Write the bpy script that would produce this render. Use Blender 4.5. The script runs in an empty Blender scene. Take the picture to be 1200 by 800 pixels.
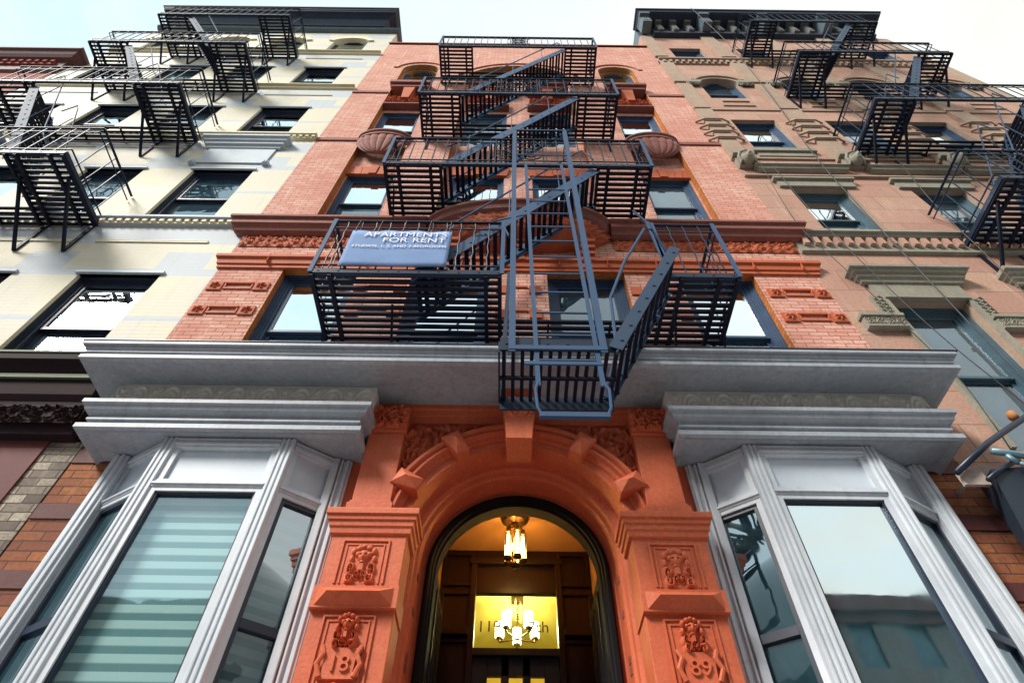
import bpy, bmesh, math, random
from mathutils import Vector, Matrix
random.seed(7)
R = math.radians
scene = bpy.context.scene
COL = scene.collection

# ------------------------------------------------------------------ materials
def new_mat(name):
    m = bpy.data.materials.new(name); m.use_nodes = True
    nt = m.node_tree; nt.nodes.clear()
    out = nt.nodes.new('ShaderNodeOutputMaterial')
    b = nt.nodes.new('ShaderNodeBsdfPrincipled')
    nt.links.new(b.outputs[0], out.inputs[0])
    return m, nt, b, out

def N(nt, t, **kw):
    n = nt.nodes.new(t)
    for k, v in kw.items(): setattr(n, k, v)
    return n

def mixc(nt, fac, a, b, mode='MIX'):
    n = N(nt, 'ShaderNodeMix', data_type='RGBA', blend_type=mode)
    for sock, v in ((n.inputs[0], fac), (n.inputs[6], a), (n.inputs[7], b)):
        if isinstance(v, bpy.types.NodeSocket): nt.links.new(v, sock)
        elif isinstance(v, (int, float)): sock.default_value = v
        else: sock.default_value = (*v, 1)
    return n.outputs[2]

def noise(nt, vec, scale, detail=4, rough=.55, dist=0):
    n = N(nt, 'ShaderNodeTexNoise')
    n.inputs['Scale'].default_value = scale; n.inputs['Detail'].default_value = detail
    n.inputs['Roughness'].default_value = rough; n.inputs['Distortion'].default_value = dist
    if vec is not None: nt.links.new(vec, n.inputs['Vector'])
    return n.outputs['Fac']

def ramp(nt, fac, p0, p1, c0=(0, 0, 0), c1=(1, 1, 1)):
    n = N(nt, 'ShaderNodeValToRGB')
    n.color_ramp.elements[0].position = p0; n.color_ramp.elements[1].position = p1
    n.color_ramp.elements[0].color = (*c0, 1); n.color_ramp.elements[1].color = (*c1, 1)
    nt.links.new(fac, n.inputs[0]); return n.outputs[0]

def objcoord(nt): return N(nt, 'ShaderNodeTexCoord').outputs['Object']

def scaled(nt, vec, s):
    n = N(nt, 'ShaderNodeMapping'); n.inputs['Scale'].default_value = s
    nt.links.new(vec, n.inputs['Vector']); return n.outputs[0]

def bump(nt, h, b, strength=.3, dist=.01):
    n = N(nt, 'ShaderNodeBump'); n.inputs['Strength'].default_value = strength
    n.inputs['Distance'].default_value = dist
    nt.links.new(h, n.inputs['Height']); nt.links.new(n.outputs[0], b.inputs['Normal'])

def paint(name, col, col2=None, rough=.6, spec=.35, bs=.25, grain=40, streak=.35, metallic=0, coat=0, dirt=(.1, .1, .1), dirtamt=.25):
    """painted or stone surface: two-tone mottling, vertical rain streaks, fine grain bump"""
    m, nt, b, out = new_mat(name)
    co = objcoord(nt)
    col2 = col2 or tuple(c * .78 for c in col)
    f = ramp(nt, noise(nt, co, 2.0, 8, .68, .5), .36, .64)
    c = mixc(nt, f, col, col2)
    st = ramp(nt, noise(nt, scaled(nt, co, (9, 9, .55)), 1.6, 5, .65), .5, .8)
    k = N(nt, 'ShaderNodeMath', operation='MULTIPLY'); nt.links.new(st, k.inputs[0]); k.inputs[1].default_value = streak * dirtamt * 2
    c = mixc(nt, k.outputs[0], c, dirt)
    fine = noise(nt, co, grain, 5, .7)
    c = mixc(nt, ramp(nt, fine, .3, .75), c, tuple(x * .86 for x in col2), 'MIX') if streak > .2 else c
    nt.links.new(c, b.inputs['Base Color'])
    b.inputs['Roughness'].default_value = rough
    b.inputs['Specular IOR Level'].default_value = spec
    b.inputs['Metallic'].default_value = metallic
    b.inputs['Coat Weight'].default_value = coat
    bump(nt, fine, b, bs, .006)
    return m

def brick(name, c1, c2, mortar, bw=.215, bh=.068, off=.5, var=.5, band=None, stain=(.25, .1, .08), stainamt=.35, bs=.55, msize=.006):
    m, nt, b, out = new_mat(name)
    co = objcoord(nt)
    sep = N(nt, 'ShaderNodeSeparateXYZ'); nt.links.new(co, sep.inputs[0])
    ad = N(nt, 'ShaderNodeMath', operation='ADD'); nt.links.new(sep.outputs[0], ad.inputs[0]); nt.links.new(sep.outputs[1], ad.inputs[1])
    cb = N(nt, 'ShaderNodeCombineXYZ'); nt.links.new(ad.outputs[0], cb.inputs[0]); nt.links.new(sep.outputs[2], cb.inputs[1])
    t = N(nt, 'ShaderNodeTexBrick'); t.offset = off
    nt.links.new(cb.outputs[0], t.inputs['Vector'])
    t.inputs['Scale'].default_value = 1
    t.inputs['Brick Width'].default_value = bw; t.inputs['Row Height'].default_value = bh
    t.inputs['Mortar Size'].default_value = msize; t.inputs['Mortar Smooth'].default_value = .3
    t.inputs['Color1'].default_value = (*c1, 1); t.inputs['Color2'].default_value = (*c2, 1)
    t.inputs['Mortar'].default_value = (*mortar, 1); t.inputs['Bias'].default_value = 0
    c = t.outputs['Color']
    big = ramp(nt, noise(nt, co, .9, 6, .62, .6), .42, .75)
    k = N(nt, 'ShaderNodeMath', operation='MULTIPLY'); nt.links.new(big, k.inputs[0]); k.inputs[1].default_value = stainamt
    c = mixc(nt, k.outputs[0], c, stain)
    fine = noise(nt, co, 30, 5, .7)
    c = mixc(nt, ramp(nt, fine, .42, .8), c, tuple(x * .7 for x in c2))
    light = ramp(nt, noise(nt, scaled(nt, co, (5, 5, .8)), 1.3, 5, .6), .55, .85)
    k2 = N(nt, 'ShaderNodeMath', operation='MULTIPLY'); nt.links.new(light, k2.inputs[0]); k2.inputs[1].default_value = .5
    c = mixc(nt, k2.outputs[0], c, tuple(min(1, x * 1.3 + .09) for x in c1))
    nt.links.new(c, b.inputs['Base Color'])
    b.inputs['Roughness'].default_value = .85
    b.inputs['Specular IOR Level'].default_value = .25
    inv = N(nt, 'ShaderNodeMath', operation='SUBTRACT'); inv.inputs[0].default_value = 1; nt.links.new(t.outputs['Fac'], inv.inputs[1])
    h = N(nt, 'ShaderNodeMath', operation='MULTIPLY_ADD'); nt.links.new(fine, h.inputs[0]); h.inputs[1].default_value = .35; nt.links.new(inv.outputs[0], h.inputs[2])
    bump(nt, h.outputs[0], b, bs, .012)
    return m

def glass(name, tint=(.82, .93, 1), refl=1.7, body=(.03, .08, .12), clear=.6, wav=.05):
    """window pane: fresnel reflection over a partly clear body"""
    m, nt, b, out = new_mat(name); nt.nodes.remove(b)
    fr = N(nt, 'ShaderNodeFresnel'); fr.inputs['IOR'].default_value = 1.9
    k = N(nt, 'ShaderNodeMath', operation='MULTIPLY', use_clamp=True); nt.links.new(fr.outputs[0], k.inputs[0]); k.inputs[1].default_value = refl
    gl = N(nt, 'ShaderNodeBsdfGlossy'); gl.inputs['Color'].default_value = (*tint, 1); gl.inputs['Roughness'].default_value = .015
    tr = N(nt, 'ShaderNodeBsdfTransparent'); tr.inputs['Color'].default_value = (.78, .9, .92, 1)
    df = N(nt, 'ShaderNodeBsdfDiffuse'); df.inputs['Color'].default_value = (*body, 1)
    mx = N(nt, 'ShaderNodeMixShader'); mx.inputs[0].default_value = clear
    nt.links.new(df.outputs[0], mx.inputs[1]); nt.links.new(tr.outputs[0], mx.inputs[2])
    m2 = N(nt, 'ShaderNodeMixShader'); nt.links.new(k.outputs[0], m2.inputs[0])
    nt.links.new(mx.outputs[0], m2.inputs[1]); nt.links.new(gl.outputs[0], m2.inputs[2])
    nt.links.new(m2.outputs[0], out.inputs[0])
    co = objcoord(nt)
    du = ramp(nt, noise(nt, scaled(nt, co, (1, 1, .6)), 3.1, 6, .65, .8), .3, .8, body, tuple(min(1, x * 2.6 + .05) for x in body))
    nt.links.new(du, df.inputs['Color'])
    rg = ramp(nt, noise(nt, co, 5.5, 5, .6), .4, .8, (.01,) * 3, (.07,) * 3); nt.links.new(rg, gl.inputs['Roughness'])
    bn = N(nt, 'ShaderNodeBump'); bn.inputs['Strength'].default_value = wav; bn.inputs['Distance'].default_value = .05
    nt.links.new(noise(nt, co, 2.2, 2, .5, .5), bn.inputs['Height'])
    nt.links.new(bn.outputs[0], gl.inputs['Normal'])
    return m

def emit(name, col, s):
    m, nt, b, out = new_mat(name)
    b.inputs['Base Color'].default_value = (*col, 1)
    b.inputs['Emission Color'].default_value = (*col, 1); b.inputs['Emission Strength'].default_value = s
    return m

def iron_mat(name, col, rough=.42, rust=.25):
    m, nt, b, out = new_mat(name)
    co = objcoord(nt)
    f = ramp(nt, noise(nt, co, 7, 6, .65, .5), .5, .78)
    k = N(nt, 'ShaderNodeMath', operation='MULTIPLY'); nt.links.new(f, k.inputs[0]); k.inputs[1].default_value = rust
    c = mixc(nt, k.outputs[0], col, (.1, .045, .03))
    nt.links.new(c, b.inputs['Base Color'])
    b.inputs['Roughness'].default_value = rough; b.inputs['Specular IOR Level'].default_value = .2
    bump(nt, noise(nt, co, 55, 5, .7), b, .3, .004)
    return m

M = {}
M['brick'] = brick('painted_brick', (.78, .49, .40), (.65, .31, .23), (.30, .10, .075), stain=(.50, .15, .10), stainamt=.6)
M['brick_bounce'] = brick('bounce_lit_reveal_brick', (.60, .22, .05), (.46, .14, .03), (.22, .08, .03), stain=(.30, .08, .04))  # warm light bounced inside the reveals is put into this brick colour
M['brick_soffit_lit'] = brick('lit_soffit_brick', (.55, .31, .10), (.42, .22, .07), (.16, .09, .04), bw=.068, bh=.22, off=0, stain=(.4, .2, .08), stainamt=.2)  # arch soffits: their warm lit look is painted into the brick
M['brick_ground'] = brick('orange_base_brick', (.45, .17, .06), (.24, .08, .05), (.09, .05, .04), bw=.24, bh=.085, stain=(.10, .05, .05), stainamt=.55)
M['brick_whitewash'] = brick('whitewashed_brick', (.52, .46, .36), (.16, .13, .11), (.10, .07, .06), bw=.22, bh=.085, stain=(.07, .05, .05), stainamt=1.0)
M['brick_far'] = brick('dark_red_brick', (.42, .08, .06), (.33, .06, .05), (.2, .05, .05))
M['brick_opposite'] = brick('opposite_brick', (.20, .20, .20), (.16, .16, .16), (.13, .13, .13))
M['terra'] = paint('terracotta', (.62, .15, .055), (.46, .10, .04), rough=.7, bs=.4, grain=30, dirt=(.12, .04, .03))
M['terra_dark'] = paint('weathered_terracotta', (.36, .125, .095), (.22, .08, .065), rough=.75, bs=.5, grain=22, dirt=(.06, .03, .03))
M['portal'] = paint('salmon_masonry_paint', (.74, .18, .075), (.56, .115, .048), rough=.6, bs=.5, grain=45, dirt=(.22, .06, .04), dirtamt=.5)
M['grey'] = paint('grey_cornice_paint', (.43, .47, .52), (.31, .35, .40), rough=.45, bs=.25, grain=25, dirt=(.10, .11, .12), dirtamt=1.0)
M['frieze'] = paint('pale_frieze_paint', (.90, .87, .78), (.84, .82, .75), rough=.6, bs=.2, dirt=(.2, .2, .2))
M['white'] = paint('white_bay_paint', (.64, .69, .74), (.52, .57, .63), rough=.4, bs=.15, streak=.19, dirt=(.25, .27, .30), dirtamt=1.0)
M['panel'] = paint('bay_panel_paint', (.58, .66, .73), (.52, .60, .68), rough=.45, bs=.08, streak=.1)
M['iron'] = iron_mat('fire_escape_paint', (.004, .008, .022), rough=.55, rust=.03)
M['iron_part_lit'] = iron_mat('part_lit_iron_paint', (.014, .028, .055), rough=.45, rust=.1)  # dark iron on front faces, with some sky light mixed into the colour
M['iron_sky_lit'] = iron_mat('sky_lit_iron_paint', (.042, .09, .175), rough=.6, rust=.35)  # same dark iron; sky light caught by outer faces is painted in
M['wframe'] = paint('blue_window_paint', (.045, .095, .18), (.03, .065, .13), rough=.4, streak=.1, bs=.1)
M['wdark'] = paint('dark_sash_paint', (.022, .034, .065), (.016, .024, .045), rough=.35, streak=.05, bs=.08)
M['wteal'] = paint('teal_window_paint', (.08, .15, .19), (.05, .10, .14), rough=.4, streak=.1, bs=.1)
M['glass'] = glass('window_glass')
M['glass_bay'] = glass('bay_glass', tint=(.80, .93, .98), refl=7.5, wav=.012, body=(.02, .09, .11), clear=.3)
M['glass_side'] = glass('side_light_glass', refl=.4, body=(.01, .05, .065), clear=.5)
M['glass_clear'] = glass('clear_glass', refl=.25, body=(.03, .10, .12), clear=.92)
M['shade'] = paint('window_shade', (.56, .66, .66), (.52, .61, .62), rough=.8, streak=.05, bs=.05)
M['room'] = paint('room_plaster', (.28, .29, .27), rough=.9, streak=.05, bs=.05)
M['stone_pink'] = brick('pink_sandstone', (.54, .35, .26), (.45, .26, .20), (.20, .12, .09), bw=1.02, bh=.46, msize=.006, stain=(.48, .22, .17), stainamt=.5, bs=.35)
M['stone_grey'] = paint('greenish_limestone', (.37, .36, .29), (.27, .25, .20), rough=.85, bs=.45, grain=24, dirt=(.08, .08, .07), dirtamt=.5)
M['stone_tan'] = paint('tan_sandstone', (.48, .36, .27), (.38, .27, .20), rough=.85, bs=.4, grain=24, dirt=(.14, .1, .08), dirtamt=.45)
M['cornice_dark'] = paint('dark_sheet_metal', (.035, .05, .085), (.02, .03, .06), rough=.5, bs=.15, grain=20, dirt=(.12, .14, .15))
M['cornice_blue'] = paint('blue_grey_metal', (.14, .19, .22), (.10, .14, .17), rough=.5, bs=.15, grain=20)
M['bracket'] = paint('stone_bracket_paint', (.22, .22, .20), (.14, .15, .15), rough=.7, bs=.4)
M['black_ledge'] = paint('black_ledge_paint', (.012, .009, .013), (.028, .010, .013), spec=.12, rough=.7, bs=.3, grain=18, dirt=(.02, .03, .02))
M['green_trim'] = paint('green_trim_paint', (.10, .14, .045), (.05, .08, .035), rough=.6, bs=.2)
M['darkred'] = paint('dark_red_panel', (.17, .045, .04), (.13, .035, .035), rough=.7, bs=.2)
M['brown'] = paint('brownstone_band', (.15, .045, .04), (.10, .035, .035), rough=.7, bs=.3)
M['wood'] = paint('dark_mahogany', (.014, .004, .004), (.009, .003, .003), rough=.35, bs=.1, streak=.1, coat=.3)
M['black'] = paint('black_gloss_paint', (.008, .009, .014), (.012, .011, .016), rough=.42, bs=.25, streak=.05, coat=.12)
M['black_matte'] = paint('black_matte_paint', (.006, .006, .009), (.009, .008, .01), rough=.7, spec=.12, bs=.2, streak=.05)
M['iron_sky_dim'] = iron_mat('dim_sky_lit_stringer', (.035, .068, .12), rough=.65, rust=.3)  # stringers: weaker sky light painted into the dark iron, plus rust
M['ceil_warm'] = paint('vestibule_plaster', (.50, .27, .09), (.42, .21, .07), rough=.8, bs=.3, streak=.1)
M['hall'] = paint('yellow_hall_paint', (.72, .62, .16), (.68, .58, .14), rough=.7, streak=.05, bs=.05)
M['bronze'] = paint('bronze_metal', (.12, .07, .03), rough=.35, metallic=.8, streak=.05)
M['bulb'] = emit('glowing_filament', (1, .55, .16), 30)
M['chand_shade'] = emit('lit_glass_shade', (1, .86, .48), 7)
M['lantern_glass'] = glass('lantern_glass', tint=(1, .9, .7), refl=.8, clear=.97)
M['sign'] = paint('periwinkle_banner', (.22, .33, .56), (.19, .29, .51), spec=.1, rough=.8, streak=.08, bs=.05)
M['sign_text'] = paint('banner_lettering', (.82, .83, .88), (.8, .8, .86), rough=.5, streak=.05, bs=.02)
M['letter_dark'] = paint('transom_lettering', (.10, .07, .02), rough=.5, streak=.05, bs=.02)
M['cable'] = paint('cable_rubber', (.02, .022, .03), rough=.5, streak=.05)
M['sidewalk'] = paint('concrete', (.50, .52, .54), (.43, .45, .47), rough=.9, bs=.3)
M['asphalt'] = paint('asphalt', (.06, .06, .06), (.045, .045, .047), rough=.9, bs=.4)
M['stoop'] = paint('stoop_stone', (.30, .14, .10), rough=.85)
M['awning'] = paint('navy_canvas', (.018, .03, .05), (.012, .02, .035), rough=.55, bs=.25, streak=.1)
M['steel_blue'] = paint('light_blue_steel', (.20, .34, .40), (.14, .25, .31), rough=.4, streak=.1, metallic=.3)
M['plaster_patch'] = paint('peeling_plaster', (.55, .50, .46), (.40, .30, .26), rough=.9, bs=.6, grain=14)
M['orange_pot'] = paint('orange_clay', (.62, .25, .08), rough=.6)
M['white_duct'] = paint('white_lens', (.7, .7, .68), rough=.4, streak=.05)

def cream_mat():
    m, nt, b, out = new_mat('cream_and_blue_masonry_paint')
    co = objcoord(nt)
    sep = N(nt, 'ShaderNodeSeparateXYZ'); nt.links.new(co, sep.inputs[0])
    def band(sock, period, off, width):
        a = N(nt, 'ShaderNodeMath', operation='ADD'); nt.links.new(sock, a.inputs[0]); a.inputs[1].default_value = off
        mo = N(nt, 'ShaderNodeMath', operation='FLOORED_MODULO'); nt.links.new(a.outputs[0], mo.inputs[0]); mo.inputs[1].default_value = period
        g = N(nt, 'ShaderNodeMath', operation='LESS_THAN'); nt.links.new(mo.outputs[0], g.inputs[0]); g.inputs[1].default_value = width
        return g.outputs[0]
    def mul(a, b_):
        n = N(nt, 'ShaderNodeMath', operation='MULTIPLY')
        nt.links.new(a, n.inputs[0])
        if isinstance(b_, float): n.inputs[1].default_value = b_
        else: nt.links.new(b_, n.inputs[1])
        return n.outputs[0]
    def mx(a, b_):
        n = N(nt, 'ShaderNodeMath', operation='MAXIMUM'); nt.links.new(a, n.inputs[0]); nt.links.new(b_, n.inputs[1]); return n.outputs[0]
    # painted pale blue courses above and beside the window heads
    b1 = band(sep.outputs[2], 3.42, -7.94, .17)
    b2 = band(sep.outputs[2], 3.42, -6.98, .09)
    b3 = mul(band(sep.outputs[2], 3.42, -8.11, .42), band(sep.outputs[0], 1.78, 4.62, .62))
    b4 = band(sep.outputs[2], 3.42, -8.75, .45)
    f = mx(mx(b1, b2), mx(b3, b4))
    n2 = ramp(nt, noise(nt, co, 1.1, 3, .5), .3, .6)
    base = mixc(nt, n2, (.62, .57, .39), (.57, .54, .44))
    c = mixc(nt, mul(f, .75), base, (.36, .45, .55))
    st = ramp(nt, noise(nt, scaled(nt, co, (7, 7, .5)), 1.5, 5, .65), .55, .85)
    c = mixc(nt, mul(st, .5), c, (.34, .33, .31))
    fine = noise(nt, co, 28, 5, .7)
    nt.links.new(c, b.inputs['Base Color']); b.inputs['Roughness'].default_value = .65
    # faint courses of painted brick
    wv = N(nt, 'ShaderNodeMath', operation='FLOORED_MODULO'); nt.links.new(sep.outputs[2], wv.inputs[0]); wv.inputs[1].default_value = .068
    gg = N(nt, 'ShaderNodeMath', operation='GREATER_THAN'); nt.links.new(wv.outputs[0], gg.inputs[0]); gg.inputs[1].default_value = .009
    h = N(nt, 'ShaderNodeMath', operation='MULTIPLY_ADD'); nt.links.new(fine, h.inputs[0]); h.inputs[1].default_value = .5; nt.links.new(gg.outputs[0], h.inputs[2])
    bump(nt, h.outputs[0], b, .6, .008)
    return m
M['cream'] = cream_mat()
M['cream_trim'] = paint('cream_trim_paint', (.80, .73, .52), (.72, .64, .44), rough=.6, bs=.15, streak=.15)
M['blue_trim'] = paint('pale_blue_trim_paint', (.46, .54, .60), (.40, .47, .54), rough=.6, bs=.15, streak=.15)

def stripes_mat():
    m, nt, b, out = new_mat('zebra_blind_fabric')
    co = objcoord(nt)
    sep = N(nt, 'ShaderNodeSeparateXYZ'); nt.links.new(co, sep.inputs[0])
    w = N(nt, 'ShaderNodeMath', operation='FLOORED_MODULO'); nt.links.new(sep.outputs[2], w.inputs[0]); w.inputs[1].default_value = .105
    f = ramp(nt, w.outputs[0], .045, .055)
    c = mixc(nt, f, (.16, .29, .28), (.60, .74, .70))
    nt.links.new(c, b.inputs['Base Color']); b.inputs['Roughness'].default_value = .8
    return m
M['zebra'] = stripes_mat()

# ------------------------------------------------------------------ mesh tools
class MB:
    def __init__(s): s.v = []; s.f = []; s.m = []
    def add(s, vs, fs, m=0):
        o = len(s.v); s.v += [tuple(p) for p in vs]
        for f in fs: s.f.append(tuple(i + o for i in f)); s.m.append(m)
        return s
    def quad(s, a, b, c, d, m=0): return s.add([a, b, c, d], [(0, 1, 2, 3)], m)
    def box(s, x0, x1, y0, y1, z0, z1, m=0):
        x0, x1 = min(x0, x1), max(x0, x1); y0, y1 = min(y0, y1), max(y0, y1); z0, z1 = min(z0, z1), max(z0, z1)
        vs = [(x, y, z) for z in (z0, z1) for y in (y0, y1) for x in (x0, x1)]
        return s.add(vs, [(0, 2, 3, 1), (4, 5, 7, 6), (0, 1, 5, 4), (2, 6, 7, 3), (0, 4, 6, 2), (1, 3, 7, 5)], m)
    def obox(s, o, ux, uy, uz, r, m=0):
        """box in a local frame: r = (a0,a1,b0,b1,c0,c1)"""
        a0, a1, b0, b1, c0, c1 = r
        vs = [o + ux * a + uy * b + uz * c for c in (c0, c1) for b in (b0, b1) for a in (a0, a1)]
        return s.add(vs, [(0, 2, 3, 1), (4, 5, 7, 6), (0, 1, 5, 4), (2, 6, 7, 3), (0, 4, 6, 2), (1, 3, 7, 5)], m)
    def bar(s, p, q, w=.03, h=.03, up=(0, 0, 1), m=0):
        p = Vector(p); q = Vector(q); d = q - p; L = d.length
        if L < 1e-6: return s
        d.normalize(); up = Vector(up)
        if abs(d.dot(up)) > .98: up = Vector((0, 1, 0))
        sx = d.cross(up).normalized(); u = sx.cross(d).normalized()
        return s.obox(p, d, sx, u, (0, L, -w / 2, w / 2, -h / 2, h / 2), m)
    def tube(s, pts, r, n=7, m=0, closed=False):
        pts = [Vector(p) for p in pts]; rings = []; k = len(pts)
        ref = None
        for i, p in enumerate(pts):
            a = pts[i - 1] if (i or closed) else p; b_ = pts[(i + 1) % k] if (i < k - 1 or closed) else p
            t = (b_ - a).normalized()
            if ref is None: ref = Vector((0, 0, 1)) if abs(t.z) < .9 else Vector((1, 0, 0))
            u = (ref - t * ref.dot(t)).normalized(); w = t.cross(u); ref = u
            rr = r[i] if isinstance(r, (list, tuple)) else r
            rings.append([p + (u * math.cos(2 * math.pi * j / n) + w * math.sin(2 * math.pi * j / n)) * rr for j in range(n)])
        vs = [p for ring in rings for p in ring]; fs = []
        for i in range(k if closed else k - 1):
            for j in range(n):
                a = i * n; b_ = ((i + 1) % k) * n; j2 = (j + 1) % n
                fs.append((a + j, a + j2, b_ + j2, b_ + j))
        if not closed:
            fs.append(tuple(range(n - 1, -1, -1))); fs.append(tuple((k - 1) * n + j for j in range(n)))
        return s.add(vs, fs, m)
    def lathe(s, c, prof, n=20, m=0):
        c = Vector(c); vs = []; fs = []
        for r, z in prof:
            for j in range(n): vs.append(c + Vector((r * math.cos(2 * math.pi * j / n), r * math.sin(2 * math.pi * j / n), z)))
        for i in range(len(prof) - 1):
            for j in range(n):
                j2 = (j + 1) % n; fs.append((i * n + j, i * n + j2, (i + 1) * n + j2, (i + 1) * n + j))
        return s.add(vs, fs, m)
    def prism_xz(s, poly, y0, y1, m=0):
        n = len(poly); vs = [(x, y0, z) for x, z in poly] + [(x, y1, z) for x, z in poly]
        fs = [tuple(range(n)), tuple(range(2 * n - 1, n - 1, -1))] + [(i, i + n, (i + 1) % n + n, (i + 1) % n) for i in range(n)]
        return s.add(vs, fs, m)
    def molding(s, path, prof, m=0):
        """sweep a profile [(out, z)] along a plan polyline with mitred corners; outward is to the right of travel"""
        P = [Vector((a, b, 0)) for a, b in path]; k = len(P); offs = []
        for i in range(k):
            ns = []
            if i: d = (P[i] - P[i - 1]).normalized(); ns.append(Vector((d.y, -d.x, 0)))
            if i < k - 1: d = (P[i + 1] - P[i]).normalized(); ns.append(Vector((d.y, -d.x, 0)))
            if len(ns) == 1: offs.append(ns[0])
            else:
                bis = (ns[0] + ns[1]).normalized(); offs.append(bis / max(.2, bis.dot(ns[0])))
        np_ = len(prof); vs = []; fs = []
        for i in range(k):
            for o_, z in prof: vs.append(P[i] + offs[i] * o_ + Vector((0, 0, z)))
        for i in range(k - 1):
            for j in range(np_ - 1):
                a = i * np_ + j; fs.append((a, a + 1, a + np_ + 1, a + np_))
        fs.append(tuple(range(np_))); fs.append(tuple((k - 1) * np_ + j for j in range(np_ - 1, -1, -1)))
        return s.add(vs, fs, m)
    def relief(s, x0, x1, z0, z1, y, fn, nx, nz, m=0, face=None):
        vs = []; fs = []
        for j in range(nz + 1):
            for i in range(nx + 1):
                u = i / nx; v = j / nz
                edge = i in (0, nx) or j in (0, nz)
                vs.append((x0 + (x1 - x0) * u, y - (0 if edge else fn(u, v)), z0 + (z1 - z0) * v))
        for j in range(nz):
            for i in range(nx):
                a = j * (nx + 1) + i; fs.append((a, a + 1, a + nx + 2, a + nx + 1))
        return s.add(vs, fs, m)
    def build(s, name, mats, parent=None, smooth=False, bevel=0):
        me = bpy.data.meshes.new(name); me.from_pydata([tuple(v) for v in s.v], [], s.f)
        if not isinstance(mats, (list, tuple)): mats = [mats]
        for m in mats: me.materials.append(m)
        me.polygons.foreach_set('material_index', s.m)
        if smooth: me.polygons.foreach_set('use_smooth', [True] * len(me.polygons))
        bm = bmesh.new(); bm.from_mesh(me); bmesh.ops.recalc_face_normals(bm, faces=bm.faces); bm.to_mesh(me); bm.free()
        me.update()
        o = bpy.data.objects.new(name, me); COL.objects.link(o)
        if parent is not None:
            o.parent = parent
            off = Vector((0, 0, 0)); p = parent
            while p is not None: off += p.location; p = p.parent
            o.location = -off
        if bevel:
            md = o.modifiers.new('edge', 'BEVEL'); md.width = bevel; md.segments = 2; md.limit_method = 'ANGLE'
        return o

def thing(name, label, cat, loc, group=None):
    o = bpy.data.objects.new(name, None); COL.objects.link(o); o.location = loc
    o['label'] = label; o['category'] = cat
    if group: o['group'] = group
    return o
def tag(o, label, cat, group=None):
    o['label'] = label; o['category'] = cat
    if group: o['group'] = group
    return o
def lab(o, label): o['label'] = label; return o

def text(body, size, loc, mat, parent, align='CENTER', depth=.003, name='lettering', bold=0, spacing=1.0, sx=1.0):
    cu = bpy.data.curves.new('t', 'FONT'); cu.body = body; cu.size = size; cu.align_x = align; cu.extrude = depth
    cu.offset = bold; cu.space_character = spacing
    t = bpy.data.objects.new('t', cu); COL.objects.link(t)
    bpy.context.view_layer.update()
    me = bpy.data.meshes.new_from_object(t.evaluated_get(bpy.context.evaluated_depsgraph_get()))
    bpy.data.objects.remove(t); bpy.data.curves.remove(cu)
    mt = Matrix.Translation(loc) @ Matrix.Rotation(R(90), 4, 'X') @ Matrix.Diagonal((sx, 1, 1, 1))
    me.transform(mt); me.materials.clear(); me.materials.append(mat)
    o = bpy.data.objects.new(name, me); COL.objects.link(o)
    o.parent = parent
    off = Vector((0, 0, 0)); p = parent
    while p is not None: off += p.location; p = p.parent
    o.location = -off
    return o

def wall(mb, x0, x1, z0, z1, y, ops, m=0, na=14):
    """front wall sheet with openings (x0,x1,z0,z1,rise); rise > 0 gives a segmental arch on top"""
    def top(o, x):
        a, b, c, d, r = o
        if r <= 0: return d
        w = (b - a) / 2; cx = (a + b) / 2
        if r >= w - 1e-6: return (d - w) + math.sqrt(max(0, w * w - (x - cx) ** 2))
        Rr = (w * w + r * r) / (2 * r)
        return (d - Rr) + math.sqrt(max(0, Rr * Rr - (x - cx) ** 2))
    xs = {x0, x1}
    for o in ops:
        xs |= {o[0], o[1]}
        if o[4] > 0:
            for i in range(1, na): xs.add((o[0] + o[1]) / 2 - (o[1] - o[0]) / 2 * math.cos(math.pi * i / na))
    xs = sorted(x for x in xs if x0 - 1e-6 <= x <= x1 + 1e-6)
    for a, b in zip(xs[:-1], xs[1:]):
        mid = (a + b) / 2
        col = sorted([o for o in ops if o[0] < mid < o[1]], key=lambda o: o[2])
        za = zb = z0
        for o in col:
            if o[2] > za + 1e-6 or o[2] > zb + 1e-6: mb.quad((a, y, za), (b, y, zb), (b, y, o[2]), (a, y, o[2]), m)
            za, zb = top(o, a), top(o, b)
        mb.quad((a, y, za), (b, y, zb), (b, y, z1), (a, y, z1), m)

def reveals(mb, ops, y0, y1, m=0, mt=None, ms=None, na=14):
    mt = m if mt is None else mt; ms = m if ms is None else ms
    for a, b, c, d, r in ops:
        w = (b - a) / 2; cx = (a + b) / 2
        if r <= 0: pts = [(a, d), (b, d)]; spring = d
        else:
            pts = []
            for i in range(na + 1):
                x = cx - w * math.cos(math.pi * i / na)
                if r >= w - 1e-6: z = d - w + math.sqrt(max(0, w * w - (x - cx) ** 2)); spring = d - w
                else:
                    Rr = (w * w + r * r) / (2 * r); z = d - Rr + math.sqrt(max(0, Rr * Rr - (x - cx) ** 2)); spring = d - r
                pts.append((x, z))
        mb.quad((a, y0, c), (a, y1, c), (a, y1, spring), (a, y0, spring), ms)
        mb.quad((b, y0, c), (b, y1, c), (b, y1, spring), (b, y0, spring), ms)
        mb.quad((a, y0, c), (b, y0, c), (b, y1, c), (a, y1, c), m)
        for (xa, za), (xb, zb) in zip(pts[:-1], pts[1:]): mb.quad((xa, y0, za), (xb, y0, zb), (xb, y1, zb), (xa, y1, za), mt)

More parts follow.
